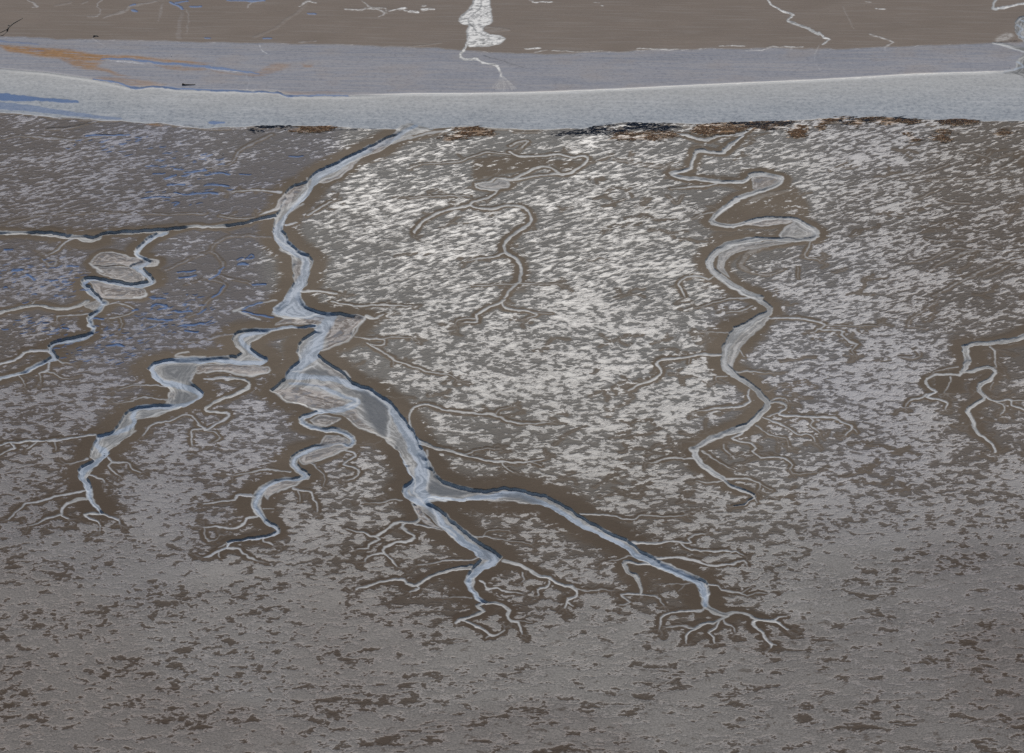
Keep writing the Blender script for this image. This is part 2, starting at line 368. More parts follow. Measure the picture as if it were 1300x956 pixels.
for p in [T(0,380,(600,858,2.5),(480,872,2.4),(340,895,2.4),(180,908,2.6),(60,915,2.6),(0,930,2.2)), T(0,380,(80,920,2.4),(95,945,2.4)) + T(0,560,(70,55,2),(0,90,1.8)),
          T(0,380,(240,905,1.8),(200,935,1.8)) + T(0,560,(170,50,1.4)), T(0,380,(355,895,1.5),(355,950,1.3)),
          T(0,560,(545,320,3.2),(440,340,2.8),(340,360,2.6),(240,380,2.6),(170,395,2.4),(130,430,2.2),(60,490,1.8)), T(0,560,(550,370,4),(490,375,3.4),(430,400,3.2),(395,440,3),(400,475,2.6),(440,495,2)),
          T(0,560,(395,465,2.4),(330,485,2.2),(270,510,2),(200,530,1.4)), T(0,560,(640,460,4),(560,460,3.4),(540,470,3.2),(560,500,3),(610,515,2.6),(630,545,2.2),(630,575,1.6)),
          T(0,560,(640,455,4),(690,475,3),(750,495,2.6),(765,525,2)), T(0,560,(695,100,2.6),(715,130,2.4),(695,155,2.2),(730,195,2),(755,220,1.6)), T(0,560,(715,130,2.2),(800,135,2),(840,175,2),(880,205,1.6)),
          T(0,560,(580,215,2.4),(650,235,2.2),(665,260,1.8)), T(0,560,(565,110,2),(490,135,1.8),(430,140,1.4)),
          T(0,380,(1060,548,1.8),(980,538,1.8),(860,545,1.6),(760,565,1.2)), T(0,380,(1050,632,1.8),(980,628,1.6),(910,620,1.8),(850,640,1.4),(740,650,1.1)),
          T(*B4,(0,505,3),(130,505,3.2),(250,510,4),(290,540,4),(230,580,4),(120,625,4),(40,665,4),(10,690,3.6),(40,710,3.2),(130,715,3.2),(150,740,3),(100,775,2.6),(0,820,2.4)) + T(0,380,(1200,730,2),(1060,775,2),(960,800,2),(900,860,1.8)),
          T(0,380,(1300,815,2),(1225,825,2),(1210,860,2.2),(1220,920,1.6)), T(*B4,(0,825,2),(60,840,1.8),(100,880,1.6),(60,905,1.3))]:
    stroke('c', p, s4)
# middle tributary
s5 = system("tidal_creek", "ribbon-like meandering creek with sweeping bends left of the broadest creek's forks", "creek", CG)
ml = T(*B4,(780,560,5),(880,610,5.5),(965,640,6),(950,675,6),(860,700,6),(720,718,6),(630,750,6),(610,775,7),(660,810,7),(760,828,6),(850,835,7),(920,860,8),(950,890,8),(920,925,7)) + \
   T(*(260,560),(860,10,7),(750,30,8),(640,60,9),(575,100,11),(565,140,12),(600,190,10),(640,222,8),(600,243,7),(480,252,8),(390,285,9),(335,340,11),(325,400,12),(340,455,10),(390,510,7),(440,540,6),(455,570,6),(420,598,5),(300,622,4.2),(210,632,4),(150,645,4),(140,680,3.5),(70,715,2.8),(0,740,2))
stroke('c', ml, s5, D=1.1)
stroke('w', [(q[0], q[1], q[2] * 0.5) for q in ml], s5)
for p in [[(390,534),(404,528),(424,529),(434,533),(420,541),(400,541)], [(412,552),(436,554),(445,560),(424,567),(404,566)],
          [(447,563),(440,572),(400,586),(386,590),(379,582),(388,574),(420,568)], [(384,610),(372,620),(346,626),(340,634),(333,630),(337,620),(354,612)]]:
    polygon('b', p, s5, soft=1.0, gain=.75); polygon('k', p, gain=.45)
stroke('r', [(441,571,1.4),(420,579,1.5),(400,585,1.6)]); stroke('r', [(384,611,1.2),(372,619,1.4),(350,625,1.4)])
for p in [T(260,560,(900,65,2.5),(940,75,2.6),(945,105,2.6),(880,150,2.4),(960,180,2.4),(965,215,2),(900,245,1.6)), T(260,560,(670,135,2),(740,200,1.8),(765,240,1.5),(755,285,1.2)),
          T(260,560,(560,310,2.4),(600,318,2.2),(670,325,2.6),(690,370,2.6),(725,420,2),(725,445,1.5)), T(260,560,(585,320,1.8),(600,385,1.3)),
          T(260,560,(545,200,2),(470,195,1.8),(370,182,2),(300,200,1.8),(180,205,1.2)), T(260,560,(295,345,3),(210,342,2.6),(190,370,2.4),(100,378,2.2),(0,390,1.8)),
          T(260,560,(325,485,3.4),(270,490,3),(250,530,2.8),(180,552,2.4),(60,545,2.2),(0,540,1.8)), T(260,560,(0,550,1.6),(10,620,1.6),(60,632,1.3),(100,600,1.1)),
          T(260,560,(150,685,3),(220,692,2.6),(240,725,2.3),(300,750,2),(330,765,1.4)), T(260,560,(95,705,2),(95,745,1.6)), T(260,560,(380,605,2.6),(370,640,2.4),(420,655,2)),
          T(260,560,(370,430,1.8),(440,430,1.3)), T(260,560,(130,660,1.6),(90,680,1.3))]:
    stroke('c', p, s5)
# centre small creek
s6 = system("tidal_creek", "thin pale creek zigzagging through the brightest patches, between the two widest creeks", "creek", CG)
for p in [T(520,190,(640,10,2.2),(700,40,2.2),(830,42,2.4),(960,30,2.6),(1050,52,2.4),(1110,42,2.8),(1130,65,3),(1090,110,2.8),(1000,158,2.6),(920,152,2.4),(820,165,2.2),(640,195,2.4)),
          T(520,190,(960,155,2.2),(890,112,2.4),(820,112,2.6),(730,150,2.8),(640,190,2.8),(550,180,2),(520,205,2.2),(430,218,2.6),(435,245,2.6),(490,255,2.4),(550,255,2.4),(520,290,2.6),(410,330,2.6),(390,352,2.8)),
          T(520,190,(390,352,2.8),(300,365,2.6),(200,395,2.6),(90,450,3),(20,530,2.6)), T(520,190,(390,352,2.8),(440,370,2.8),(530,380,2.8),(610,358,2.6),(700,362,2.8),(750,390,3.2),(768,430,3.6),(740,480,3.6),(670,530,4),(610,590,4),(605,640,4),(670,690,4.2),(700,740,4.4),(698,830,4),(640,885,3.6),(600,940,3)),
          T(520,190,(600,650,2.2),(540,675,2),(430,685,2),(380,705,1.6)), T(520,190,(380,300,1.6),(230,295,1.6),(120,300,1.4),(0,310,1.2)), T(520,190,(400,860,1.3),(560,858,1.5),(700,850,1.7),(870,845,1.4),(950,848,1)),
          T(520,380,(600,5,3),(500,55,2.8),(430,95,2.6),(425,140,2.4),(360,150,1.8)), T(520,380,(590,5,3),(590,45,2.6),(650,68,2.6),(750,75,2.5),(800,100,2.2),(750,125,1.6)), T(520,380,(760,80,1.6),(900,92,1.4)),
          T(520,380,(420,120,1.5),(310,130,1.6),(290,165,1.3)), T(520,190,(640,30,1.5),(500,18,1.6),(400,45,1.5),(300,85,1.6),(80,95,1.3)),
          T(520,0,(640,925,1.8),(700,905,1.8),(750,900,2),(720,935,1.8))]:
    stroke('c', p, s6, D=None)
polygon('b', T(520,190,(440,220),(530,210),(560,190),(640,205),(640,240),(560,252),(450,242)), s6, soft=1.0, gain=.6)
polygon('h', T(520,190,(380,50),(640,30),(860,50),(1060,70),(1080,110),(960,140),(880,100),(700,150),(540,180),(400,200),(380,120)), gain=.8, soft=1.5)
polygon('h', T(520,190,(680,640),(720,560),(760,650),(790,760),(780,900),(620,940),(560,1040),(400,1080),(480,960),(640,860),(680,760)), gain=.55, soft=2)
# right creek
s7 = system("tidal_creek", "single smooth S-shaped pale creek with long hairpin bends right of centre", "creek", CG)
C1 = (780, 190)
rc = T(780,0,(900,800,2.5),(800,852,4),(700,852,4),(620,878,4.5),(560,890,4),(470,865,3),(410,850,2.5))
stroke('c', rc, s7, D=.5)
rc2 = [(943,172,3.5)] + T(780,0,(760,910,4.5),(700,945,4.5)) + T(*C1,(680,15,4),(600,8,4.2),(550,2,4.4),(515,20,5),(495,90,5),(480,125,4.5),(420,140,4.5),(370,150,4.5),(430,175,5),(560,190,5),(700,205,5),(790,208,5),(840,190,5.5),(870,160,6.5),(960,160,6),(1030,170,5.5),(1065,185,5),(1040,215,5.5),(950,260,6),(800,310,6.5),(700,370,7),(630,430,7),(640,470,6),(740,485,5),(830,470,5),(920,445,5),(1030,432,5),(1150,445,5.5),(1240,490,6.5),(1280,525,7.5),(1250,565,6.5),(1150,572,5),(1000,568,5),(860,575,7),(740,600,9),(650,645,10),(615,700,10),(625,760,9),(700,830,8.5),(800,890,8),(900,930,8)) + \
   T(780,380,(930,0,8),(985,50,8),(985,80,8),(900,130,9),(820,180,13),(770,220,15),(730,290,14),(700,360,11),(695,410,10),(730,450,9),(820,510,8.5),(900,580,8),(975,655,8),(930,720,9),(850,800,8.5),(740,838,7),(640,870,8),(560,915,8),(505,950,7)) + \
   T(780,560,(510,50,8),(515,90,8),(560,140,7.5),(630,195,7),(690,235,5.5),(720,275,5),(790,305,4.5),(860,335,4.2),(890,360,4),(850,380,3),(825,400,2.6),(760,412,2))
stroke('c', rc2, s7, D=1.0)
stroke('r', [(q[0] - 0.6, q[1] + q[2] * 0.30, 1.3) for q in rc2[8:44]], gain=.7)
stroke('w', [(q[0], q[1], q[2] * 0.5) for q in rc2], s7, gain=.12)
polygon('b', T(*C1,(870,165),(1000,160),(1055,185),(1000,225),(900,260),(880,230)), s7, soft=.8, gain=.9)
polygon('b', T(*C1,(760,480),(900,452),(1040,440),(1150,455),(1100,470),(950,488)), s7, soft=.8, gain=.9)
polygon('b', T(*C1,(1150,450),(1240,500),(1265,530),(1230,565),(1050,565),(1050,520)), s7, soft=1.5, gain=.4)
polygon('b', T(*C1,(660,670),(740,615),(900,590),(1100,580),(1200,578),(1060,605),(900,630),(760,660),(700,740),(740,820),(660,760)), s7, soft=1.8, gain=.6)
polygon('b', T(780,380,(980,90),(990,120),(940,180),(860,250),(820,300),(740,440),(720,380),(780,240),(880,170)), s7, soft=1.5, gain=.4)
polygon('h', T(*C1,(420,160),(840,215),(1100,200),(1250,330),(1250,440),(1050,420),(800,470),(640,450),(660,370),(820,290),(640,240)), gain=.8, soft=2)
polygon('h', T(*C1,(620,500),(1000,500),(1200,530),(1000,560),(700,590),(600,650),(560,720),(500,640)), gain=.7, soft=2)
polygon('h', T(780,380,(700,220),(620,190),(640,280),(500,320),(680,360)), gain=.7, soft=2)
stroke('l', T(*C1,(1100,260,3),(1000,285,5),(900,310,6),(850,350,4)), gain=.45)
stroke('l', T(*C1,(980,620,2.5),(860,650,5),(820,690,6),(800,740,5),(870,780,3)), gain=.6)
for p in [T(*C1,(625,805,2),(590,820,2),(545,800,2.2),(450,808,2.2),(410,850,2.4),(430,905,2.4),(450,935,1.8)), T(*C1,(880,930,2.4),(800,940,2),(720,948,1.6)) + T(780,380,(600,30,1.4),(520,50,1.1)),
          T(780,380,(880,45,1.8),(820,72,1.6),(740,78,1.2)), T(780,380,(680,355,3),(600,352,2.8),(540,348,3),(450,368,2.8),(360,372,2.8),(290,380,3),(268,405,3.2),(288,465,3),(240,510,2.8),(150,540,2.6),(90,575,2.2)), T(780,380,(465,380,1.4),(465,405,1.2)),
          T(780,380,(980,118,2),(1100,120,2.4),(1200,124,2.2),(1300,145,2.2)) + T(1040,380,(40,165,2.2),(10,190,2),(-20,210,1.4)), T(1040,380,(0,192,1.8),(90,198,2),(150,210,2.2),(135,225,2.2),(190,262,2.2),(240,275,2),(215,320,1.6),(225,350,1.3)),
          T(1040,380,(45,168,1.4),(180,170,1.3),(360,168,1.1)), T(780,380,(750,208,1.6),(660,205,1.4),(560,205,1.2)),
          T(780,380,(770,455,2),(900,458,1.8),(980,470,1.2)), T(780,380,(800,320,2),(830,370,1.6)), T(780,380,(720,490,1.8),(660,500,1.6),(655,525,1.3)),
          T(780,380,(850,575,2.5),(838,615,2.5),(862,650,2.5),(780,680,2.4),(640,692,2.2),(530,715,1.6)),
          T(780,380,(975,655,3.5),(1030,650,3.2),(1085,665,3.2),(1075,695,3.2),(1035,715,3),(1080,735,2.8),(1200,745,2.5),(1300,750,2.4)) + T(1040,380,(90,748,2.4),(140,770,2.3),(212,805,2.2),(180,855,2)), T(1040,380,(212,810,1.6),(250,845,1.2)),
          T(780,380,(1250,750,2),(1270,770,2),(1250,800,1.9),(1300,840,1.7)), T(780,380,(985,640,2),(1030,622,2),(1090,630,1.8),(1110,650,1.2)), T(780,380,(1035,712,2),(975,742,2)),
          T(780,380,(945,745,2),(1010,775,2),(1060,785,2.2),(1120,825,2),(1170,855,2),(1240,860,2),(1270,900,1.6)), T(780,380,(900,805,1.8),(960,835,1.8),(1010,870,1.6),(1090,880,1.3),(1110,930,1.1)),
          T(780,380,(850,815,3),(800,850,2.6),(740,880,2.5),(800,900,2.3),(870,905,2.3),(900,940,2.3)) + T(780,560,(885,60,2.3),(940,100,2.2),(1030,95,2.2),(1080,105,2.2),(1135,145,2),(1118,180,1.7)), T(780,560,(1118,178,1.4),(1150,210,1.2),(1300,200,1)),
          T(780,560,(500,98,2.2),(440,102,2),(360,95,2),(280,120,1.8),(230,132,1.4)), T(780,560,(700,235,2.4),(780,238,2),(850,238,2),(920,265,1.8),(920,310,1.5)), T(780,560,(920,265,1.5),(1000,310,1.2)),
          T(780,560,(680,250,1.8),(600,255,1.8),(520,255,1.5)), T(780,560,(560,60,2),(630,110,1.8),(700,150,1.6),(760,180,1.3)), T(780,560,(690,20,2),(690,45,2),(740,75,1.4)), T(780,560,(890,370,2),(910,395,1.4)),
          T(*C1,(1245,590,1.8),(1235,630,1.8),(1220,680,1.6),(1290,695,1.2)), T(780,190,(1160,745,1.2),(1165,820,1.2)),
          T(780,190,(360,248,1.5),(480,236,2.2),(570,235,2),(650,215,1.6)), T(780,190,(500,432,1.3),(560,408,1.6),(620,395,1.6))]:
    stroke('c', p, s7)
# far right creek
s8 = system("tidal_creek", "small forking creek with thin pale branches near the far right side", "creek", CG)
C5 = (1040, 380)
for p in [T(*C5,(1400,170,7),(1300,230,7),(1200,262,6.5),(1080,282,6),(1000,285,5),(940,295,7)), T(*C5,(940,290,9),(935,330,9),(945,380,8),(945,410,7),(920,440,6),(900,465,4)),
          T(*C5,(900,465,4),(980,455,4),(1050,435,4.2),(1100,438,4.4),(1120,465,5),(1090,500,5),(1020,540,5.5),(1010,570,5.5),(1040,620,5.5),(1000,665,5.5),(945,700,5.5),(975,760,5),(995,830,4.6),(1050,880,4),(1100,920,3.2),(1120,960,2.4)),
          T(*C5,(900,462,3.5),(880,482,3.2),(790,480,3.2),(700,490,3.4),(672,520,3.6),(700,560,3.2),(740,585,3),(690,620,2.8),(760,635,2.4),(815,658,2.4),(800,700,2)), T(*C5,(690,605,2.2),(650,632,2),(570,650,1.8),(540,690,1.3)),
          T(*C5,(1040,600,2.5),(1070,630,2.6),(1120,645,2.5),(1220,640,2.5),(1230,675,2.4),(1300,700,2.2),(1400,720,2)), T(*C5,(1110,648,2),(1170,670,2),(1185,705,2),(1150,735,1.6)), T(*C5,(1220,645,1.8),(1270,640,1.6),(1300,640,1.3)),
          T(*C5,(1080,305,2),(1120,345,2.2),(1115,400,2),(1130,430,1.6)), T(*C5,(835,500,2),(810,560,1.6),(790,590,1.2)), T(*C5,(880,432,1.4),(800,440,1.4),(720,465,1.1)), T(*C5,(1100,520,1.6),(1090,560,1.2))]:
    stroke('c', p, s8)
polygon('h', T(*C5,(1300,150),(1200,210),(1050,250),(900,275),(880,350),(880,430),(700,500),(760,600),(950,600),(930,540),(1100,430),(1100,330),(1300,260)), gain=.85, soft=1.5)
polygon('h', T(1040,190,(1180,0),(1340,0),(1340,150),(1240,90)), gain=.8, soft=2)
# long runnels of the right
for p in [T(1040,190,(560,330,1.5),(640,300,1.6),(760,250,1.5)), T(1040,190,(540,175,1.6),(640,155,1.8),(740,120,1.8),(820,90,1.6)), T(1040,190,(700,195,1.6),(850,178,2),(1000,170,2),(1130,130,2.2),(1230,85,2.4),(1275,55,2.4),(1330,30,2.2)),
          T(1040,190,(560,720,1.6),(680,700,1.8),(780,640,2),(880,628,2.2),(1020,635,2.4),(1150,640,2.2),(1300,628,2.6),(1360,625,2.4)), T(1040,190,(700,770,1.6),(800,700,2),(920,655,2.2),(1000,636,2)),
          T(1040,190,(720,930,2),(800,890,2.2),(900,830,2.6),(1000,785,2.8),(1100,740,2.6),(1200,700,2.4),(1340,650,2.2)), T(1040,190,(1040,800,1.6),(1130,770,1.8),(1240,715,1.6)),
          T(1040,380,(560,180,2.4),(575,130,2.2),(630,90,2),(700,40,1.6),(760,0,1.5)), T(1040,380,(360,390,1.4),(450,380,2),(530,365,2.2),(610,365,2.4),(635,345,2.4),(605,315,2)), T(1040,380,(560,180,1.6),(680,185,1.4)),
          T(1040,190,(680,560,1.6),(760,580,2),(860,578,1.8),(960,580,1.6)), T(1040,190,(760,320,1.5),(850,335,1.6),(960,340,1.5)), T(1040,190,(880,0,1.4),(960,20,1.4),(1060,40,1.4),(1100,10,1.4)),
          T(*C1,(0,60,1.6),(150,90,2),(300,105,1.8),(400,80,1.6)), T(*C1,(340,290,1.6),(400,340,1.6),(440,290,1.4)), T(*C1,(870,785,1.6),(980,800,1.8),(1080,760,1.5)),
          T(0,190,(0,470,1.2),(250,420,1.2),(600,402,1.3),(800,400,1.4),(1000,410,1.4),(1300,405,1.3)), T(*A,(0,130,1.5),(140,95,2),(190,65,2.4),(220,20,2.6),(250,-10,3),(350,-60,2.6),(420,-90,2.4)),
          T(0,0,(0,880,2),(150,860,3),(350,880,3),(450,885,3),(650,865,2.6),(820,850,2)), T(0,190,(300,690,3),(360,700,4),(340,740,3),(260,700,2)),
          T(0,190,(1050,760,2),(1200,700,2),(1300,665,1.8)), T(*B4,(0,260,1.5),(80,230,3),(200,215,1.6)), T(0,380,(1150,275,1.6),(1230,265,2),(1300,255,2))]:
    stroke('l', p, gain=.8)
# loop left of the trunk, with blue pools
for p in [T(*A,(415,555,2.2),(300,545,2),(160,550,2.4),(90,580,2.6),(50,630,3.2),(75,680,2.6),(110,740,3.4),(60,800,3.2),(30,825,2.8),(90,835,2.2),(130,860,2.8),(90,910,3.2),(20,955,2.6)) + T(0,380,(1260,80,2.6),(1200,110,2)),
          T(*A,(50,640,1.6),(0,655,1.4)) + T(0,190,(1200,690,1.2)), T(*A,(30,820,1.6),(-40,830,1.5),(-120,860,1.2)), T(*A,(80,800,1.4),(200,825,1.6),(300,850,1.6))]:
    stroke('l', p, gain=.65)
s9 = 0
def pools(lst):
    for p in lst: stroke('u', p, 0)
pools([T(*A,(115,745,2.2),(70,795,2.2),(30,825,2.0)), T(*A,(120,865,2.2),(80,915,2.4),(50,935,2)), T(*A,(310,850,2.4),(375,855,2.6)), T(*A,(210,700,1.8),(240,690,1.8)), T(*A,(215,728,2.4),(275,730,2)), T(*A,(255,705,1.8),(300,665,1.6),(315,685,1.8)), T(*A,(270,700,1.6),(310,690,1.6)),
       T(*A,(0,155,1.8),(90,145,1.8),(155,155,1.8)), T(*A,(0,232,2),(60,225,2.2),(150,232,2)), T(*A,(0,270,2.6),(80,278,2)), T(*A,(545,43,2),(620,43,1.6)), T(*A,(225,155,1.4),(290,155,1.4)), T(0,190,(1110,270,1.6),(1180,285,1.8),(1300,270,2)),
       T(0,190,(1170,155,1.6),(1300,128,2)), T(0,190,(950,100,1.6),(990,105,1.4)), T(0,190,(1050,185,2),(1110,170,1.6)), T(0,190,(1100,125,1.8),(1150,130,1.6)), T(0,190,(980,155,1.6),(1040,155,1.4)), T(0,190,(1070,225,1.8),(1170,218,1.6)),
       T(0,190,(1130,335,1.8),(1110,355,1.8)), T(0,190,(900,310,1.2),(1080,300,1.2)), T(0,190,(1120,780,2),(1230,765,1.8)), T(0,190,(1140,810,2),(1240,800,2)), T(0,190,(960,940,1.8),(1040,945,1.8)),
       T(0,380,(970,45,2.6),(1000,25,2.2),(1060,45,2.4),(1010,68,2)), T(0,380,(850,75,3),(870,65,2.4)), T(0,380,(940,125,2.2),(1100,130,2.4)), T(0,380,(1160,170,2.4),(1290,150,2.2)), T(0,380,(1180,200,2.2),(1250,205,2)), T(0,380,(1120,75,2),(1210,70,2)), T(0,380,(1260,90,2.8),(1300,60,2.4)),
       T(0,380,(590,130,2),(650,135,1.8)), T(0,380,(680,295,1.8),(740,290,1.8),(790,300,1.6)), T(0,380,(400,185,2),(430,190,2)), T(0,190,(40,630,2),(85,628,2)), T(0,190,(80,765,3),(130,765,3)), T(0,190,(160,800,2.4),(220,830,2)), T(0,190,(320,835,1.8),(360,830,1.8)), T(0,190,(430,745,1.6),(500,740,1.6)),
       T(0,0,(830,35,2),(850,30,2)), T(0,0,(840,68,2.4),(870,70,2)), T(0,0,(1080,10,2.6),(1140,45,3),(1155,60,3)), T(0,0,(1120,15,2),(1180,5,2)), T(0,0,(1210,42,2),(1270,40,2)), T(*(260,0),(380,244,2),(420,243,2)), T(260,0,(660,86,2),(695,86,2)), T(260,0,(0,243,1.6),(30,243,1.4)),
       T(260,0,(30,770,3),(110,773,3)), T(260,0,(150,5,1.6),(300,5,1.8),(380,5,1.4)), T(0,0,(560,857,1.8),(700,857,2),(820,853,1.6)),
       T(260,380,(255,75,2.4),(330,95,2),(430,112,2)), T(260,380,(250,60,2),(290,38,2),(360,18,1.6))])
# scattered small blue puddles of the left flat
def blueblob(cx, cy, rx, ry, n, seed):
    r = random.Random(seed)
    for _ in range(n):
        a = r.uniform(0, 6.28); q = math.sqrt(r.random())
        x, y = cx + rx * q * math.cos(a), cy + ry * q * math.sin(a)
        L = r.uniform(2.0, 9.0); t = r.uniform(0.5, 1.35)
        stroke('u', [(x - L / 2, y + r.uniform(0, 1.2), t * .7), (x, y + r.uniform(-.6, .6), t), (x + L / 2, y - r.uniform(0, 1.6), t * .6)], 0)
blueblob(55, 355, 60, 32, 60, 1); blueblob(130, 440, 60, 25, 55, 2); blueblob(220, 400, 55, 30, 55, 3)
blueblob(240, 225, 60, 35, 45, 4); blueblob(50, 415, 45, 14, 26, 5); blueblob(160, 185, 80, 12, 26, 6)

# fine rills that feed the thin creeks
rr = random.Random(11)
def rill(x, y, ang, L, t, g, sid, depth=0):
    P_ = [(x, y, t)]; a = ang
    n = max(3, int(L / 3))
    for i in range(n):
        a += rr.gauss(0, .42); a = ang + (a - ang) * .8
        x += 3 * math.cos(a); y += 3 * math.sin(a) * .55
        P_.append((x, y, t * (1 - .75 * (i + 1) / n)))
        if depth < 1 and rr.random() < .16: rill(x, y, a + rr.choice((-1, 1)) * rr.uniform(.5, 1.0), L * .5, t * .7, g * .8, sid, depth + 1)
    stroke('l', P_, 0, gain=g)
for S_, sid_ in list(PATHS):
    if S_[0][1] < 168: continue
    tm_ = sum(q[2] for q in S_) / len(S_)
    e, f = S_[-1], S_[-3]
    if e[2] < 3.4:
        base = math.atan2((e[1] - f[1]) / .55, e[0] - f[0])
        for k in range(rr.choice((2, 3, 3))):
            rill(e[0], e[1], base + rr.uniform(-.9, .9), rr.uniform(8, 24), 1.3, .7, sid_)
    if tm_ < 7:
        i = rr.randint(3, 7)
        while i < len(S_) - 2:
            q, q2 = S_[i], S_[i + 1]
            base = math.atan2((q2[1] - q[1]) / .55, q2[0] - q[0]) + rr.choice((-1, 1)) * rr.uniform(.5, 1.1)
            rill(q[0], q[1], base, rr.uniform(6, 20), 1.2, rr.uniform(.35, .7), sid_)
            i += rr.randint(5, 13)
for _ in range(120):                                  # faint runnels between the patches on the right and centre
    x = rr.uniform(700, 1300) if rr.random() < .7 else rr.uniform(430, 900); y = rr.uniform(180, 640)
    rill(x, y, -.45 + rr.gauss(0, .25), rr.uniform(15, 60), 1.2, rr.uniform(.25, .6), 0)
# ------------------------------------------------------------------ central creek's inner shapes
stroke('w', [(528,158,4),(512,166,5),(495,177,6),(474,186,6),(450,196,8),(425,210,11),(404,222,10),(398,234,9),(386,252,12),(372,268,12),(358,284,13),(352,298,12),
             (366,311,13),(384,324,9),(388,338,10),(382,356,12),(374,372,16),(366,386,26)], s1, gain=.85)
stroke('w', [(366,386,20),(352,394,8),(384,397,12),(410,400,14),(418,406,14),(408,420,14),(404,434,14),(398,448,14),(386,458,14),(372,468,12),(366,474,10),(394,475,6),(424,480,7),(450,488,8),(476,500,8),(496,516,8),(514,540,16),(524,562,18),(535,584,18),(536,604,18),(530,618,18),(538,628,14)], s1, gain=.9)
stroke('w', [(505,575,4),(514,590,6),(524,608,6),(514,618,7),(520,630,7),(540,636,8),(553,650,8),(566,668,9),(588,685,10),(608,698,11),(628,708,10),(614,720,8),(598,732,7),(596,748,6),(612,764,5)], s1, gain=1)
stroke('w', [(540,630,6),(570,634,5),(600,632,6),(640,626,7),(668,628,8),(700,642,9),(740,665,7),(790,690,8),(836,716,8),(880,736,9),(894,752,8),(893,768,6)], s1, gain=1)
stroke('w', [(404,522,5),(430,518,6),(450,511,6),(455,507,6),(440,502,5),(420,495,5),(405,488,4),(370,484,4)], s1, gain=.9)
polygon('w', [(378,448),(398,424),(402,436),(396,450),(380,456)], gain=.7)
polygon('w', [(350,384),(384,380),(398,396),(370,402),(346,396)], gain=.8)
polygon('b', T(*B4,(500,130),(600,115),(720,100),(760,110),(720,155),(600,158),(440,160)), s1, soft=1.0, gain=1)
polygon('b', T(*B4,(980,95),(1015,125),(960,185),(935,235),(850,275),(740,320),(770,270),(770,190),(840,110),(900,100)), s1, soft=1.4, gain=1)
polygon('b', T(*B4,(440,560),(560,545),(700,560),(790,590),(900,640),(880,670),(760,700),(640,670),(500,625),(430,590)), s1, soft=1.4, gain=1)
polygon('b', T(*B4,(560,520),(760,520),(880,540),(900,560),(780,555),(600,535)), s1, soft=1.2, gain=.8)
polygon('b', T(*B4,(880,700),(960,690),(1000,740),(1080,830),(1000,800),(880,745)), s1, soft=1.2, gain=.8)
polygon('b', T(*B4,(720,340),(740,370),(850,440),(910,480),(890,500),(800,480),(740,430)), s1, soft=1.5, gain=.5)
polygon('k', T(*B4,(600,440),(720,430),(850,470),(880,500),(760,475),(640,460)), gain=.9)
polygon('k', T(*B4,(960,560),(1060,580),(1170,680),(1165,850),(1120,860),(1060,790),(1000,700),(990,640),(980,600),(900,570)), gain=1)
polygon('k', [(512,548),(516,560),(512,575),(504,566),(500,556)], gain=.4)
polygon('k', T(*H3,(530,200),(580,240),(640,270),(780,305),(850,312),(740,340),(640,355),(540,335),(500,310)), gain=1)
polygon('k', T(*H3,(960,335),(1060,318),(1200,340),(1260,385),(1150,385),(1060,372)), gain=.8)
polygon('k', T(*H3,(360,320),(410,330),(440,350),(390,360)), gain=.7)
polygon('k', T(*H3,(480,400),(540,410),(570,500),(620,560),(580,530),(510,470)), gain=.8)
polygon('k', T(*H3,(600,460),(680,530),(800,610),(760,600),(660,530)), gain=.8)
polygon('k', T(*H3,(840,650),(920,690),(930,740),(880,740),(860,700)), gain=.6)
polygon('b', T(*H3,(410,385),(470,400),(500,470),(560,530),(600,560),(540,545),(470,500),(430,440)), s1, soft=.8, gain=1)
polygon('b', T(*A,(510,265),(560,225),(630,205),(600,270),(560,320),(480,380),(400,405),(330,425),(440,370),(470,320)), s1, soft=1.2, gain=1)
polygon('b', T(*A,(740,190),(850,150),(900,100),(980,60),(960,90),(880,160),(780,210),(710,215)), s1, soft=1.2, gain=.9)
polygon('b', T(*A,(555,690),(610,690),(620,760),(600,820),(570,810)), s1, soft=1.0, gain=.7)
polygon('b', T(260,0,(1000,940),(1130,880),(1220,830),(1180,900),(1100,960)), s1, soft=1.0, gain=.9)
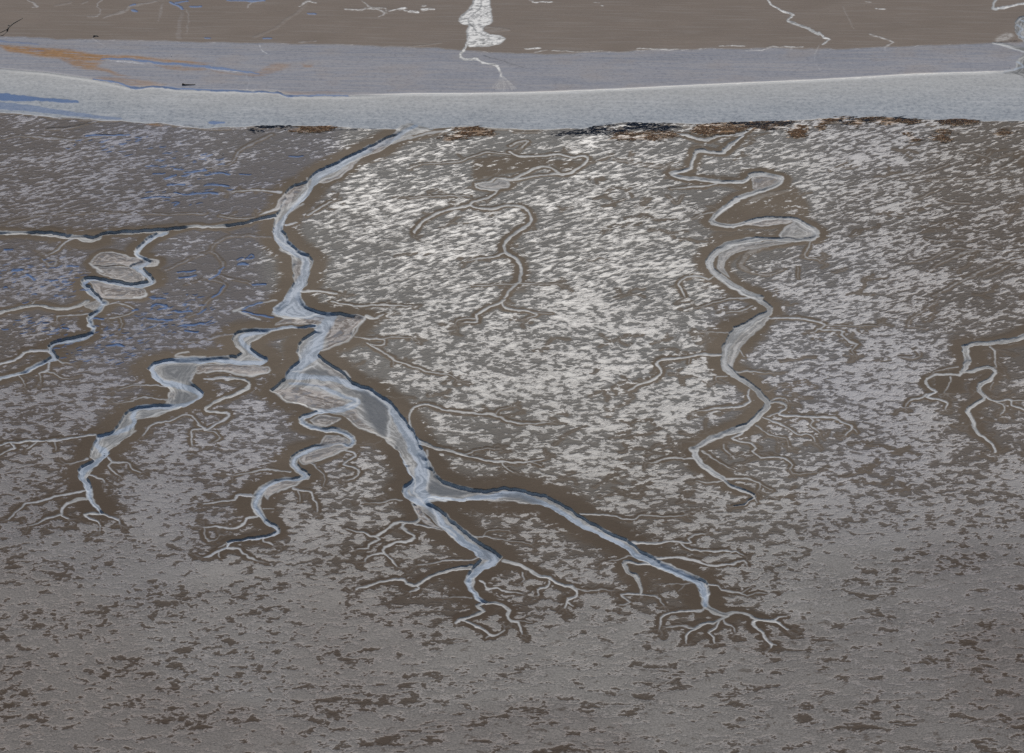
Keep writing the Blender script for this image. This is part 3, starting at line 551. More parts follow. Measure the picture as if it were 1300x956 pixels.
for p in [T(*B4,(430,90,2),(510,122,2.4),(620,105,2),(720,85,2)), T(*B4,(415,575,2),(500,635,2.4),(600,665,2),(700,705,2)), T(*B4,(1000,140,2),(940,240,1.8),(850,285,2),(740,325,2)), T(*B4,(590,330,2),(605,370,2.2)),
          T(*B4,(560,440,1.6),(650,430,1.6),(720,395,1.6)), T(*B4,(880,455,2),(920,495,2.4)), T(*B4,(1000,545,2),(1120,630,2),(1175,700,2),(1165,860,2)), T(*B4,(970,620,2),(975,650,2),(900,680,2)), T(*B4,(900,750,1.6),(1000,815,1.6),(1090,850,1.6)),
          T(*H3,(500,60,1.6),(520,200,1.8),(505,300,1.6)), T(*H3,(390,160,1.4),(440,250,1.4),(430,320,1.6),(500,380,1.4)), T(*H3,(600,240,2),(680,270,2),(800,300,1.6)), T(*H3,(520,345,1.6),(600,375,2),(780,372,2),(1000,377,1.8),(1150,392,1.6)),
          T(*H3,(540,400,1.6),(580,500,1.6),(700,600,1.4)), T(*H3,(620,460,1.4),(720,550,1.6),(830,620,1.6)), T(*H3,(410,380,1.8),(450,450,2),(520,500,1.6)),
          T(*A,(740,195,2),(830,160,2.4),(900,105,2)), T(*A,(370,410,2),(470,370,2.4),(520,310,2)), T(*A,(480,630,2),(540,660,2.4)), T(*A,(500,460,1.6),(540,400,1.6),(620,350,1.4)), T(*A,(430,520,1.4),(500,590,1.2),(600,650,1.2),(620,740,1.2)), T(*A,(650,180,1.4),(640,270,1.4),(560,350,1.4)),
          T(260,0,(1300,870,2),(1200,905,2)), T(520,0,(0,880,2.4),(100,850,2.4),(200,835,2),(280,815,1.6)), T(260,380,(200,70,3),(270,45,2.2),(350,20,2),(450,10,1.6)), T(260,380,(230,75,2.6),(300,115,2.2),(340,125,2))]:
    stroke('r', p, gain=.9)

# ------------------------------------------------------------------ the silt bank and the far flat
def bl(pts):
    xs, ys_ = zip(*pts)
    return np.interp(PX, xs, ys_)
far_b = bl([(-80,44),(0,47),(100,50),(250,53),(400,56),(520,60),(620,66),(690,69),(760,67),(830,63),(960,61),(1060,63),(1150,60),(1230,56),(1300,54),(1400,50)])
rid_b = bl([(-80,80),(0,86),(60,91),(120,100),(165,110),(200,108),(230,113),(350,115),(372,121),(440,121),(520,119),(640,118),(780,113),(900,107),(1040,101),(1160,94),(1280,90),(1400,88)])
low_b = bl([(-80,138),(0,142),(60,147),(120,151),(200,156),(260,162),(330,159),(420,160),(470,163),(500,163),(545,162),(600,160),(660,163),(740,163),(790,156),(850,155),(880,157),(930,155),(1000,152),(1060,149),(1100,148),(1180,151),(1240,153),(1300,153),(1400,154)])
nz = (fbm(X / 9, Y / 9, 5, 4) - 0.5) * 5
FARM = sstep(1.5, -1.5, PY - far_b + nz * 0.7)
B1 = sstep(-1.5, 1.5, PY - far_b + nz * 0.7) * sstep(0.8, -0.8, PY - rid_b + nz * .12)
B2 = sstep(-0.8, 0.8, PY - rid_b + nz * .12) * sstep(1.6, -1.6, PY - low_b + nz * 0.8)
# gradient across the lower strip (0 at its crest, 1 at its foot)
GR = np.clip((PY - rid_b) / np.maximum(low_b - rid_b, 1), 0, 1)
# the bank drops to the drained gully bed, whose near lip is a low crest
Z *= 1 - B2
Z += -0.4 * sstep(0, 16, PY - far_b) * B1 + B2 * (-0.45 - 0.3 * sstep(0, 1, GR)) + 0.18 * np.exp(-((PY - rid_b) / 1.4) ** 2) * (B1 + B2)
RIDGE = np.exp(-((PY - rid_b - 0.4 + nz * .12) / 1.5) ** 2) * sstep(430, 520, PX) * sstep(1290, 1250, PX)
RIDGE = np.maximum(RIDGE, 0.45 * np.exp(-((PY - rid_b - 2.0) / 1.8) ** 2) * sstep(-20, 40, PX) * sstep(560, 430, PX))
s10 = system("blue_pool", "long thin blue water line along the crest of the silt bank, far left", "pool", "blue pools on the silt bank")
stroke('u', [(118,100,1.6),(140,103,1.8),(162,109,2.2),(175,110.5,2.2),(195,108,1.8),(225,112.5,2.6),(260,114,2.0),(300,115.5,2.2),(350,117,1.8),(366,121,2),(400,121,2),(440,121,1.4)], s10)
s11 = system("blue_pool", "thin blue water streak beside orange algae, above the crest line", "pool", "blue pools on the silt bank")
stroke('u', T(0,0,(640,370,1.4),(700,366,2),(800,372,2.2),(900,385,2.4),(1000,398,2.6),(1130,403,2.6),(1300,415,3.4)) + T(260,0,(60,425,2.8),(150,435,2.4),(240,448,2.4),(345,460,1.6)), s11)
s12 = system("blue_pool", "short dark blue pool, the upper of two at the left end of the silt bank", "pool", "blue pools on the silt bank")
polygon('u', T(0,0,(-80,575),(0,582),(100,592),(250,612),(400,625),(490,632),(495,645),(400,648),(260,638),(120,635),(0,628),(-80,620)), s12)
s13 = system("blue_pool", "long tapering blue pool, the lower of two at the left end of the silt bank", "pool", "blue pools on the silt bank")
polygon('u', T(0,0,(-80,630),(0,640),(150,655),(350,688),(500,708),(650,725),(760,738),(755,752),(600,740),(450,728),(300,712),(120,698),(0,690),(-80,690)), s13, gain=.6)
for p in [T(0,0,(0,258,2),(100,265,1.6),(250,280,1.4)), T(0,0,(200,310,1.6),(280,320,1.2))]: stroke('u', p, 0, gain=.5)
for k in range(46):
    x0 = rr.uniform(-20, 1300); yb = float(np.interp(x0, [0,120,260,420,545,740,850,1000,1100,1300], [142,151,162,160,162,163,155,152,148,153])) + rr.uniform(-2.5, 2.5)
    L = rr.uniform(10, 45); kd = 'k' if rr.random() < .3 else 'l'
    stroke(kd, [(x0 + L * t, yb + rr.gauss(0, .5), rr.uniform(.6, 1.8)) for t in (0, .33, .66, 1)], gain=rr.uniform(.25, .7))
# white muddy drain of the far flat
s14 = system("tidal_drain", "bright white fan-shaped mud drain spilling from the far flat onto the bank", "drain")
fan = T(520,0,(385,-60),(400,0),(370,60),(320,110),(322,150),(385,165),(362,190),(362,240),(375,300),(440,300),(560,285),(612,250),(560,225),(500,215),(470,180),(515,150),(525,80),(515,0),(510,-60))
polygon('c', fan, s14, D=0.25)
polygon('l', fan, gain=1.25, soft=1.6)
stroke('l', T(520,0,(480,185,6),(550,190,6),(610,195,4)), gain=.3)
stroke('k', T(520,0,(455,0,1.4),(445,60,1.6),(400,95,1.4),(375,130,1.4),(410,175,1.6),(425,215,1.2)), gain=.7)
for p in [T(520,0,(400,10,1.0),(385,60,1.2),(345,95,1.0),(330,130,1.0)), T(520,0,(500,20,1.0),(470,70,1.2),(430,110,1.2),(440,150,1.0),(480,190,1.0)), T(520,0,(385,170,1.0),(370,210,1.2),(365,250,1.0)), T(520,0,(420,215,1.0),(470,240,1.2),(530,250,1.0),(590,245,.8)),
          T(520,0,(400,250,1.0),(430,280,1.2),(490,270,1.0),(560,270,.8)), T(520,0,(430,30,.9),(455,60,1.0),(500,110,1.0),(505,150,.8))]: stroke('k', p, gain=.35)
stroke('c', T(520,0,(375,230,3.5),(360,300,3.5),(318,345,3.5),(345,370,3.5),(420,370,3.5),(470,395,3.2),(550,412,3.2),(575,450,2.8)), s14)
stroke('l', T(520,0,(375,230,3.5),(360,300,3.2),(318,345,3),(345,370,3),(420,370,3),(470,395,2.8),(550,412,2.8),(575,450,2.6),(585,480,3)), gain=1)
r_ = random.Random(4)
for k in range(16):
    a = r_.uniform(-1, 1)
    stroke('l', T(520,0,(580,455,1),(590 + 30 * a,500,1),(600 + 75 * a,540,1.1),(605 + 80 * a + r_.uniform(-10,10),578 - 20 * abs(a),1.0)), gain=.75)
stroke('l', T(520,0,(420,330,1),(560,370,1),(650,400,1),(830,460,.8)), gain=.4); stroke('k', T(520,0,(470,350,1),(600,385,1),(740,430,.8)), gain=.5)
s15 = system("tidal_drain", "pale zigzag runnel crossing the far flat, right of the white fan", "drain")
stroke('c', T(780,0,(970,0,2.5),(1010,40,2.4),(1080,75,3),(1135,95,3),(1100,130,3),(1150,155,3.4),(1230,180,4),(1290,215,4)) + T(1040,0,(0,205,3.5),(30,240,3),(60,250,2.4),(20,280,2)), s15)
stroke('l', T(780,0,(970,0,1.2),(1010,40,1.4),(1080,75,2),(1135,95,2),(1100,130,2),(1150,155,2.4),(1230,180,3),(1290,215,3)) + T(1040,0,(0,205,2.5),(30,240,2.4),(60,250,2),(20,280,1.6)), gain=.75)
stroke('l', [(1040,56,1.6),(1036,64,1.8),(1034,72,1.4),(1040,85,1.2),(1050,93,1)], gain=.6)
for p, g in [(T(1040,0,(150,40,1.6),(185,110,2),(225,185,1.8)), .35), (T(1040,0,(330,220,2),(385,240,2.2),(440,258,2),(470,270,1.8),(415,295,1.6),(420,320,1.4)), .75), (T(1040,0,(360,56,1.8),(415,57,1.8)), 1),
             (T(1040,0,(300,10,1.4),(330,12,1.2)), .8), (T(520,0,(760,0,1.8),(780,5,1.8)), 1), (T(520,0,(785,14,1.8),(815,16,1.6)), 1), (T(520,0,(835,12,2.2),(905,15,1.8)), 1.1), (T(520,0,(1170,15,1.4),(1200,14,1.4)), .7), (T(520,0,(1215,35,1.4),(1225,36,1.4)), .8),
             (T(520,0,(0,68,3.4),(45,72,3)), 1.1), (T(520,0,(85,40,1.6),(100,38,1.6)), 1), (T(520,0,(90,58,3.4),(150,58,2)), 1.1), (T(260,0,(900,58,2.4),(1000,55,2.2),(1060,50,2.4),(1140,80,2.6),(1100,105,1.6)), .8),
             (T(260,0,(1000,0,1.6),(1060,45,2),(1140,50,2),(1150,85,2)), .7), (T(260,0,(1170,68,1.8),(1220,55,2),(1270,48,2.4),(1240,60,2.4)), 1.1), (T(260,0,(1270,65,2),(1300,68,2)), 1.1),
             (T(520,0,(735,305,1.8),(830,303,2.2)), 1), (T(520,0,(800,328,1.4),(870,315,1.6)), .8), (T(520,0,(910,322,1.8),(1000,325,1.8),(1100,332,1.6),(1220,325,1.4)), .7),
             (T(780,0,(150,312,1.8),(300,312,2),(400,310,1.6)), .8), (T(780,0,(660,292,1.6),(820,290,1.8)), .9), (T(780,0,(840,320,1.2),(940,315,1.8),(1000,298,2),(1190,298,1.8)), .8), (T(780,0,(0,330,1.2),(80,325,1.2)), .4),
             (T(520,0,(0,298,2),(120,285,1.8),(200,272,1.2)), .35), (T(260,0,(600,268,2),(700,262,2)), .4), (T(260,0,(310,235,3),(420,195,3.4),(500,140,4),(600,70,4),(640,20,3)), .22),
             (T(260,0,(600,40,2),(640,10,2.4),(700,15,2)), .8), (T(260,0,(270,50,2),(300,12,2),(380,5,1.6)), .6), (T(0,0,(180,0,2),(230,40,3),(210,45,2)), .6), (T(0,0,(560,105,1.6),(615,100,1.8),(635,60,2),(620,20,2),(650,0,2)), .55),
             (T(0,0,(520,20,1.6),(560,5,1.4)), .4), (T(0,0,(350,35,2.4),(450,10,2)), .3), (T(0,0,(660,110,2),(780,75,4),(830,40,4),(880,30,3),(990,10,2)), .4), (T(0,0,(1010,130,3),(1025,60,4),(1030,20,3)), .35),
             (T(0,0,(1130,240,7),(1140,180,6),(1155,80,5)), .25), (T(0,0,(1180,60,2.4),(1200,120,2.4),(1185,210,2)), .35), (T(260,0,(345,285,1.8),(370,320,1.8),(410,345,1.4)), .85), (T(260,0,(265,480,1.8),(280,520,3),(275,570,3)), .45),
             (T(0,0,(600,240,1.6),(640,275,1.6),(680,310,1.3)), .5), (T(0,0,(950,400,2),(1050,408,2)), .3), (T(0,0,(700,378,1.6),(850,395,2.4),(950,402,2)), .85), (T(260,0,(20,425,2),(120,440,2),(210,452,2)), .7),
             (T(0,0,(600,765,2),(720,752,2.4),(850,755,2.4),(1000,768,2.4),(1100,780,3),(1200,775,3),(1300,780,2)), .65), (T(0,0,(1100,790,4),(1180,800,4),(1300,810,4)), .5), (T(260,0,(0,815,3),(150,812,3),(300,800,3.4),(420,800,2)), .55),
             (T(0,0,(0,715,3),(200,722,3),(350,742,3),(560,750,2.4)), .5), (T(0,0,(300,825,1.8),(400,820,1.8),(470,805,1.8),(560,780,1.6),(600,765,1.6)), .8), (T(260,0,(530,780,1.4),(600,790,1.6),(760,790,1.4),(860,800,1.6),(1000,805,1.6),(1180,812,1.8)), .6),
             (T(520,0,(300,800,3),(400,795,3),(480,810,3),(620,815,3),(760,818,2.6),(900,815,2),(1040,812,1.6),(1120,800,1.4)), .7), (T(520,0,(680,840,1.6),(820,838,1.2)), .6), (T(780,0,(370,790,4),(430,800,5),(490,805,4)), .8),
             (T(1040,0,(60,770,4),(130,770,5),(180,785,3)), .6), (T(1040,0,(350,770,3),(400,765,3)), .6), (T(1040,0,(640,765,2),(720,795,2)), .6)]:
    stroke('l', p, gain=g)
stroke('k', T(260,0,(310,840,1.5),(340,810,1.6),(400,798,1.8),(470,800,1.4),(540,798,1.4)), gain=1); stroke('k', T(260,0,(800,830,1.6),(900,822,2.4),(1000,818,3),(1080,808,1.4)), gain=.9)
stroke('k', T(0,0,(300,815,1.2),(420,805,1.2),(500,795,1.2),(580,775,1.2)), gain=.9); stroke('k', T(0,0,(0,880,1),(60,868,1),(200,852,.8)), gain=.8)
# drain at the right edge of the bank
s16 = system("tidal_drain", "pale braided drain entering the silt bank at the right edge of the picture", "drain")
polygon('c', T(1040,0,(1340,100),(1280,105),(1245,140),(1240,190),(1270,240),(1300,260),(1300,330),(1250,380),(1250,430),(1170,460),(1250,470),(1400,500),(1500,300),(1480,120)), s16, D=.8)
polygon('l', T(1040,0,(1110,240),(1190,205),(1240,215),(1240,245),(1130,270)), gain=.6)
stroke('c', T(1040,0,(1120,275,3.5),(1190,290,4),(1300,310,4.5)), s16, D=.5); stroke('r', T(1040,0,(1120,278,2),(1200,300,2),(1300,325,2)))
stroke('k', T(1040,0,(1130,272,1),(1260,260,1)), gain=.8)
for p in [T(1040,0,(1255,150,1.5),(1290,180,2),(1265,210,2),(1300,240,2)), T(1040,0,(1260,390,2),(1300,420,2.2),(1230,440,2),(1170,455,2)), T(1040,0,(1280,120,1.4),(1320,140,2))]: stroke('w', p); stroke('r', p, gain=.6)
s17 = system("tidal_drain", "thin looping white drain on the far flat in the upper right corner", "drain")
stroke('c', T(1040,0,(1140,-20,3),(1105,30,3.5),(1110,55,3.5),(1170,50,3),(1240,35,3),(1340,22,3),(1400,15,3)), s17, D=.3)
stroke('r', T(1040,0,(1140,-20,2),(1105,30,2.5),(1110,55,2.5),(1170,50,2),(1240,35,2),(1340,22,2)))

# orange algae films
for p, g in [(T(0,0,(-60,275),(0,275),(200,290),(400,305),(600,335),(800,345),(1000,365),(1300,390),(1300,405),(1000,385),(700,365),(640,385),(520,385),(300,365),(150,340),(60,325),(0,295)), .95),
             (T(0,0,(380,350),(600,385),(640,400),(620,420),(700,440),(820,485),(760,480),(640,450),(500,430),(380,380)), .8), (T(0,0,(640,480),(820,490),(1060,530),(900,550),(820,545),(700,515),(560,500)), .45),
             (T(0,0,(960,405),(1300,425),(1340,440),(1100,440)), .55), (T(260,0,(0,430),(200,460),(340,470),(300,485),(100,460)), .45), (T(260,0,(280,470),(420,400),(540,405),(500,440),(360,480)), .4), (T(260,0,(610,405),(690,408),(670,425),(620,425)), .75),
             (T(260,0,(340,590),(480,575),(900,580),(700,600),(460,600)), .3), (T(0,0,(920,795),(965,780),(1040,800),(980,803)), .9)]:
    polygon('o', p, gain=g, soft=1.2)
WRACK = [(T(520,0,(300,800),(400,800),(480,815),(550,850),(520,870),(420,860),(300,880),(250,900),(200,880),(300,840)), .9), (T(260,0,(660,800),(760,795),(820,810),(700,835),(540,830),(580,815)), .9),
         (T(780,0,(560,790),(700,775),(830,780),(830,815),(700,850),(560,855),(500,830)), 1), (T(780,0,(820,775),(1000,770),(1140,765),(1100,800),(940,830),(860,820)), .6), (T(780,0,(0,840),(150,830),(330,830),(420,850),(300,890),(100,890),(0,880)), .6),
         (T(1040,0,(0,770),(130,735),(200,730),(120,760),(20,790),(40,820),(0,815)), .9), (T(1040,0,(160,780),(300,740),(400,740),(640,750),(630,775),(500,785),(420,785),(300,770),(240,800)), 1), (T(1040,0,(740,770),(840,748),(970,755),(990,775),(860,785)), 1),
         (T(780,0,(1140,790),(1200,800),(1190,860),(1150,870)), .7), (T(1040,0,(780,820),(810,830),(770,870),(830,890),(760,890),(760,850)), .5), (T(1040,0,(1160,840),(1220,810),(1200,840),(1140,860)), .5), (T(1040,0,(530,820),(600,860),(630,890),(590,900)), .5)]
for p, g in WRACK: polygon('o', p, gain=g * .75, soft=1.0)
polygon('k', T(520,0,(900,830),(1060,820),(1200,785),(1300,770),(1300,850),(1100,855),(950,870),(860,860)), gain=.45)
polygon('k', T(780,0,(0,770),(200,780),(340,775),(380,810),(320,830),(150,825),(0,845)), gain=.5)
polygon('k', T(780,0,(920,790),(1040,765),(1120,775),(1060,805),(940,815)), gain=.6)

# ------------------------------------------------------------------ cover of pale patches over the flat
CP = [  # x, y, cover, streak, blue, pink (a tint, plus painted darkening in the lower corners)
 (20,180,.30,.9,.9,.3),(150,230,.40,.9,.95,.2),(60,240,.40,.9,.9,.4),(300,180,.30,.7,.8,0),(200,180,.45,.7,1,0),(320,240,.2,.8,1,0),(50,350,.44,.5,.95,.2),(230,350,.22,.3,.9,0),(240,400,.36,.2,1,0),(150,430,.46,.2,1,0),(40,440,.40,.3,.8,.4),
 (60,520,.52,.1,.85,.4),(150,500,.58,.1,.9,.2),(60,600,.62,.1,.7,.5),(220,620,.70,.1,.75,.3),(280,540,.6,.1,.8,.1),(300,600,.6,.1,.75,.3),(380,650,.60,.05,.35,.4),(150,700,.72,0,.55,.4),(60,790,.73,0,.2,.8),(300,790,.71,0,.25,.5),(60,850,.74,0,.0,1),(450,800,.74,0,.1,.8),
 (400,560,.35,.1,.8,.1),(480,450,.30,.4,0,0),(440,330,.25,.9,0,0),(480,290,.66,1,0,0),(470,350,.60,1,0,0),(560,230,.58,1,0,0),(600,330,.62,1,0,0),(520,400,.55,.6,0,0),(560,460,.58,.3,0,0),(700,280,.58,1,0,0),(760,220,.58,1,0,0),(680,420,.60,.3,0,0),(620,500,.58,.2,0,0),
 (720,500,.62,.2,0,0),(620,560,.42,.1,0,.1),(720,570,.56,.1,0,.1),(820,330,.60,1,0,0),(820,460,.58,.3,.05,0),(780,600,.60,.1,0,.1),(680,660,.45,.1,.1,.4),(850,650,.55,.1,.1,.3),(600,740,.50,.05,.2,.4),(700,740,.62,.05,.2,.4),(560,650,.35,.1,.2,.4),(480,620,.50,.1,.2,.3),(490,700,.60,.05,.1,.5),
 (620,830,.77,0,.05,.5),(760,810,.79,0,.05,.4),(900,840,.80,0,.1,.5),(860,740,.50,0,.25,.2),(950,740,.72,0,.2,.2),(960,690,.62,.05,.2,.2),(940,620,.55,.1,.2,.1),(1000,560,.50,.2,.4,.1),(1000,430,.56,.4,.5,0),(1060,350,.58,.8,.45,.1),(1120,250,.52,1,.3,.4),(1100,190,.62,1,.5,.1),
 (1000,220,.50,1,.1,0),(1230,230,.40,1,.1,.6),(1260,300,.38,.9,.3,.7),(1180,350,.56,.8,.4,.5),(1260,380,.45,.6,.3,.6),(1150,470,.60,.3,.6,.2),(1060,500,.62,.2,.7,.1),(1240,480,.40,.4,.3,.6),(1240,560,.45,.3,.4,.5),(1120,570,.62,.1,.65,.3),(1080,650,.66,.05,.5,.3),(1240,640,.64,.05,.45,.5),
 (1080,740,.80,0,.3,.3),(1240,740,.76,0,.5,.6),(1150,820,.77,0,.35,.6),(1270,830,.82,0,.3,1),(1000,840,.81,0,.2,.6),(650,190,.32,.7,0,0),(560,190,.40,.9,0,0),(900,190,.40,1,.1,0),(820,190,.50,1,.1,0),(1290,180,.3,1,.1,.6),(960,280,.25,.9,.1,.2),(650,960,.8,0,.1,.9),(200,960,.76,0,.1,1),(1150,960,.8,0,.2,.7)]
step = 6
gx, gy = np.meshgrid(np.arange(U0 + 650, U1 + 650 + step, step), np.arange(V0, V1 + step, step))
num = [np.zeros(gx.shape) for _ in range(4)]; den = np.zeros(gx.shape)
for c in CP:
    wgt = np.exp(-(((gx - c[0]) / 52.0) ** 2 + ((gy - c[1]) / 36.0) ** 2)) + 1e-7 / (1 + ((gx - c[0]) ** 2 + (gy - c[1]) ** 2) / 1e4)
    den += wgt
    for k in range(4): num[k] += wgt * c[2 + k]
def up(a):
    fx = (PX - gx[0, 0]) / step; fy = (PY - gy[0, 0]) / step
    ix = np.clip(fx.astype(int), 0, a.shape[1] - 2); iy = np.clip(fy.astype(int), 0, a.shape[0] - 2)
    tx, ty = fx - ix, fy - iy
    return (a[iy, ix] * (1 - tx) + a[iy, ix + 1] * tx) * (1 - ty) + (a[iy + 1, ix] * (1 - tx) + a[iy + 1, ix + 1] * tx) * ty
COV, STR, BLU, PNK = [up(n_ / den) for n_ in num]
for b in (np.maximum(FARM, np.maximum(B1, B2)),): COV = COV * (1 - b)

VIGN = np.clip(sstep(430, 800, PY) + .8 * sstep(900, 1300, PX) * sstep(600, 860, PY) + 0.35 * sstep(500, 0, PX) * sstep(150, 300, PY) + .5 * (fbm(X / 60, Y / 60, 88, 3) - .5), 0, 1)  # vignette painted into the mud colour: darker towards bottom and sides, with random variation
# gentle relief everywhere
Z += (fbm(X / 40, Y / 40, 41, 3) - 0.5) * 0.5
# edge of every channel: slightly raised pale lip inside
RIM = np.maximum(RIM, np.exp(-((EDGE + 0.35) / 0.38) ** 2) * 0.45 * BED)

# ------------------------------------------------------------------ add the coarse surroundings
def geo(start, stop, first, grow):
    out = []; x = start; st = first
    while abs(x - start) < abs(stop - start):
        x += st * (1 if stop > start else -1); st *= grow; out.append(x)
    return out
yl = geo(ys_core[0], 60000, 1.5, 1.25)[::-1]; yn = geo(ys_core[-1], -6000, 0.6, 1.25)
ul = geo(us[0], -60000, 1.5, 1.28)[::-1]; ur = geo(us[-1], 60000, 1.5, 1.28)
a0, a1, b0, b1 = len(yl), len(yn), len(ul), len(ur)
yall = np.concatenate([yl, ys_core, yn]); uall = np.concatenate([ul, us, ur])
def padded(a): return np.pad(a, ((a0, a1), (b0, b1)), mode='edge')
XX = uall[None, :] * depth_s(yall)[:, None]
YY = np.repeat(yall[:, None], len(uall), 1)
def fade(a):
    o = padded(a); return o
ZZ = padded(Z)
att = {"mix_a": [COV, STR, HALO, BLU], "mix_b": [BED, FILM, BAR, DARK], "mix_c": [B1, B2, FARM, ORG], "mix_d": [RIM, RIDGE, LINE, POOL], "mix_e": [GR, PNK, np.clip(-EDGE / 20.0, 0, 1), VIGN]}
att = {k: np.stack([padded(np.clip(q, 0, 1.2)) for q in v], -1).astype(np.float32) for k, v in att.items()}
# outside the traced part nothing but open flat
out_w = padded(np.ones_like(Z))
mask_out = np.ones((len(yall), len(uall)), bool); mask_out[a0:a0 + NR, b0:b0 + NC] = False
SIDP = padded(np.where(np.maximum(BED, POOL) > 0.28, SID, 0))
REG = np.where(FARM > 0.5, 101, np.where(B1 + B2 > 0.5, 102, 103))
REGP = padded(REG)
CODE = np.where((SIDP > 0), SIDP, REGP)
# normals from heights
NRr, NCc = XX.shape
dXu = np.gradient(XX, axis=1); dXv = np.gradient(XX, axis=0); dYv = np.gradient(YY, axis=0)
dZu = np.gradient(ZZ, axis=1); dZv = np.gradient(ZZ, axis=0)
nx = 0 * dZv - dZu * dYv
ny = dZu * dXv - dXu * dZv
nzz = dXu * dYv
NN = np.stack([nx, ny, nzz], -1); NN *= np.sign(NN[..., 2:3]) ; NN /= np.linalg.norm(NN, axis=-1, keepdims=True) + 1e-12
CO = np.stack([XX, YY, ZZ], -1).astype(np.float32)

# ------------------------------------------------------------------ materials
class NT:
    def __init__(s, name):
        s.m = bpy.data.materials.new(name); s.m.use_nodes = True; s.t = s.m.node_tree; s.t.nodes.clear(); s.L = s.t.links.new
    def n(s, typ, **kw):
        q = s.t.nodes.new(typ)
        for k, v in kw.items(): setattr(q, k, v)
        return q
    def inp(s, sock, v):
        if isinstance(v, bpy.types.NodeSocket): s.L(v, sock)
        elif isinstance(v, (tuple, list)) and len(v) == 3 and sock.type == 'RGBA': sock.default_value = (*v, 1)
        else: sock.default_value = v
    def M(s, op, a, b=None, c=None, clamp=False):
        q = s.n("ShaderNodeMath", operation=op); q.use_clamp = clamp
        s.inp(q.inputs[0], a)
        if b is not None: s.inp(q.inputs[1], b)
        if c is not None: s.inp(q.inputs[2], c)
        return q.outputs[0]
    def mix(s, f, a, b):
        q = s.n("ShaderNodeMix", data_type='RGBA'); q.clamp_factor = True
        s.inp(q.inputs[0], f); s.inp(q.inputs[6], a); s.inp(q.inputs[7], b)
        return q.outputs[2]
    def mixf(s, f, a, b):
        q = s.n("ShaderNodeMix", data_type='FLOAT'); q.clamp_factor = True
        s.inp(q.inputs[0], f); s.inp(q.inputs[2], a); s.inp(q.inputs[3], b)
        return q.outputs[0]
    def ss(s, x, lo, hi):
        q = s.n("ShaderNodeMapRange", interpolation_type='SMOOTHSTEP')
        s.inp(q.inputs[0], x); s.inp(q.inputs[1], lo); s.inp(q.inputs[2], hi)
        return q.outputs[0]
    def attr(s, name):
        q = s.n("ShaderNodeAttribute", attribute_type='GEOMETRY'); q.attribute_name = name
        sp = s.n("ShaderNodeSeparateColor"); s.L(q.outputs[0], sp.inputs[0])
        return sp.outputs[0], sp.outputs[1], sp.outputs[2], q.outputs[3]
    def noise(s, vec, scale, detail=4, rough=.55, dist=0.0):
        q = s.n("ShaderNodeTexNoise"); s.L(vec, q.inputs['Vector'])
        q.inputs['Scale'].default_value = scale; q.inputs['Detail'].default_value = detail; q.inputs['Roughness'].default_value = rough; q.inputs['Distortion'].default_value = dist
        return q.outputs[0]
    def mapv(s, vec, rot, sc):
        q = s.n("ShaderNodeMapping", vector_type='TEXTURE'); s.L(vec, q.inputs[0])
        q.inputs[2].default_value = (0, 0, rot); q.inputs[3].default_value = (sc[0], sc[1], 1)
        return q.outputs[0]

N = NT("tidal_mud")
pos = N.n("ShaderNodeNewGeometry").outputs[0]
cov, strk, halo, blu = N.attr("mix_a"); bed, film, bar, dark = N.attr("mix_b"); b1_, b2_, farm, org = N.attr("mix_c")
rim, ridge, line, pool = N.attr("mix_d"); gr, pnk, edg, vign = N.attr("mix_e")
# patch noises
n_blot = N.noise(N.mapv(pos, 0.05, (4.2, 2.9)), 1.0, 6, .62, .35)
n_strk = N.noise(N.mapv(pos, math.radians(28), (5.0, 2.2)), 1.0, 6, .60, .45)
n_hole = N.noise(N.mapv(pos, 0.02, (7.5, 3.8)), 1.0, 7, .64, .3)
n_fine = N.noise(pos, 1.6, 3, .6)
n_mid = N.noise(N.mapv(pos, 0.1, (1.6, 1.0)), 0.9, 4, .6)
n_big = N.noise(N.mapv(pos, 0.0, (2.0, 1.0)), 0.03, 4, .5)
nn = N.mixf(N.M('MULTIPLY', strk, .94), n_blot, n_strk)
nn = N.M('ADD', .5, N.M('MULTIPLY', N.M('SUBTRACT', nn, .5), N.mixf(strk, 1.0, 1.08)))
hk = N.ss(cov, .66, .84)
nn = N.mixf(hk, nn, n_hole)
clus = N.noise(N.mapv(pos, 0.2, (26, 15)), 1.0, 3, .5)
nn = N.M('ADD', nn, N.M('MULTIPLY', N.M('SUBTRACT', clus, .5), .30))
nn = N.M('ADD', nn, N.M('MULTIPLY', N.M('SUBTRACT', n_mid, .5), .22))
inv_h = N.M('SUBTRACT', 1.0, halo, clamp=True)
cove = N.M('MULTIPLY', cov, N.M('POWER', inv_h, 0.7))
# cover -> threshold on a noise centred on 0.5
thr = N.M('SUBTRACT', 0.640, N.M('MULTIPLY', cove, .255))
dlt = N.M('SUBTRACT', nn, thr)
m = N.ss(dlt, N.mixf(strk, -.018, -.034), N.mixf(strk, .026, .056))
m = N.M('MULTIPLY', m, N.ss(inv_h, .02, .25))
pit = N.M('MULTIPLY', hk, N.ss(n_blot, .425, .385))
m = N.M('MULTIPLY', m, N.M('SUBTRACT', 1.0, N.M('MULTIPLY', pit, .85)))
rimm = N.M('MULTIPLY', N.ss(dlt, -0.004, 0.012), N.M('SUBTRACT', 1.0, N.ss(dlt, 0.02, 0.055)))
rimm = N.M('MULTIPLY', rimm, N.ss(inv_h, .02, .25))
brown = N.mix(N.ss(n_big, .35, .65), (.128, .103, .078), (.160, .130, .100))
brown = N.mix(N.M('MULTIPLY', vign, .75), brown, (.068, .051, .038))  # vignette darkening mixed into the base colour
greyd = N.mix(blu, (.190, .182, .168), (.140, .130, .130))
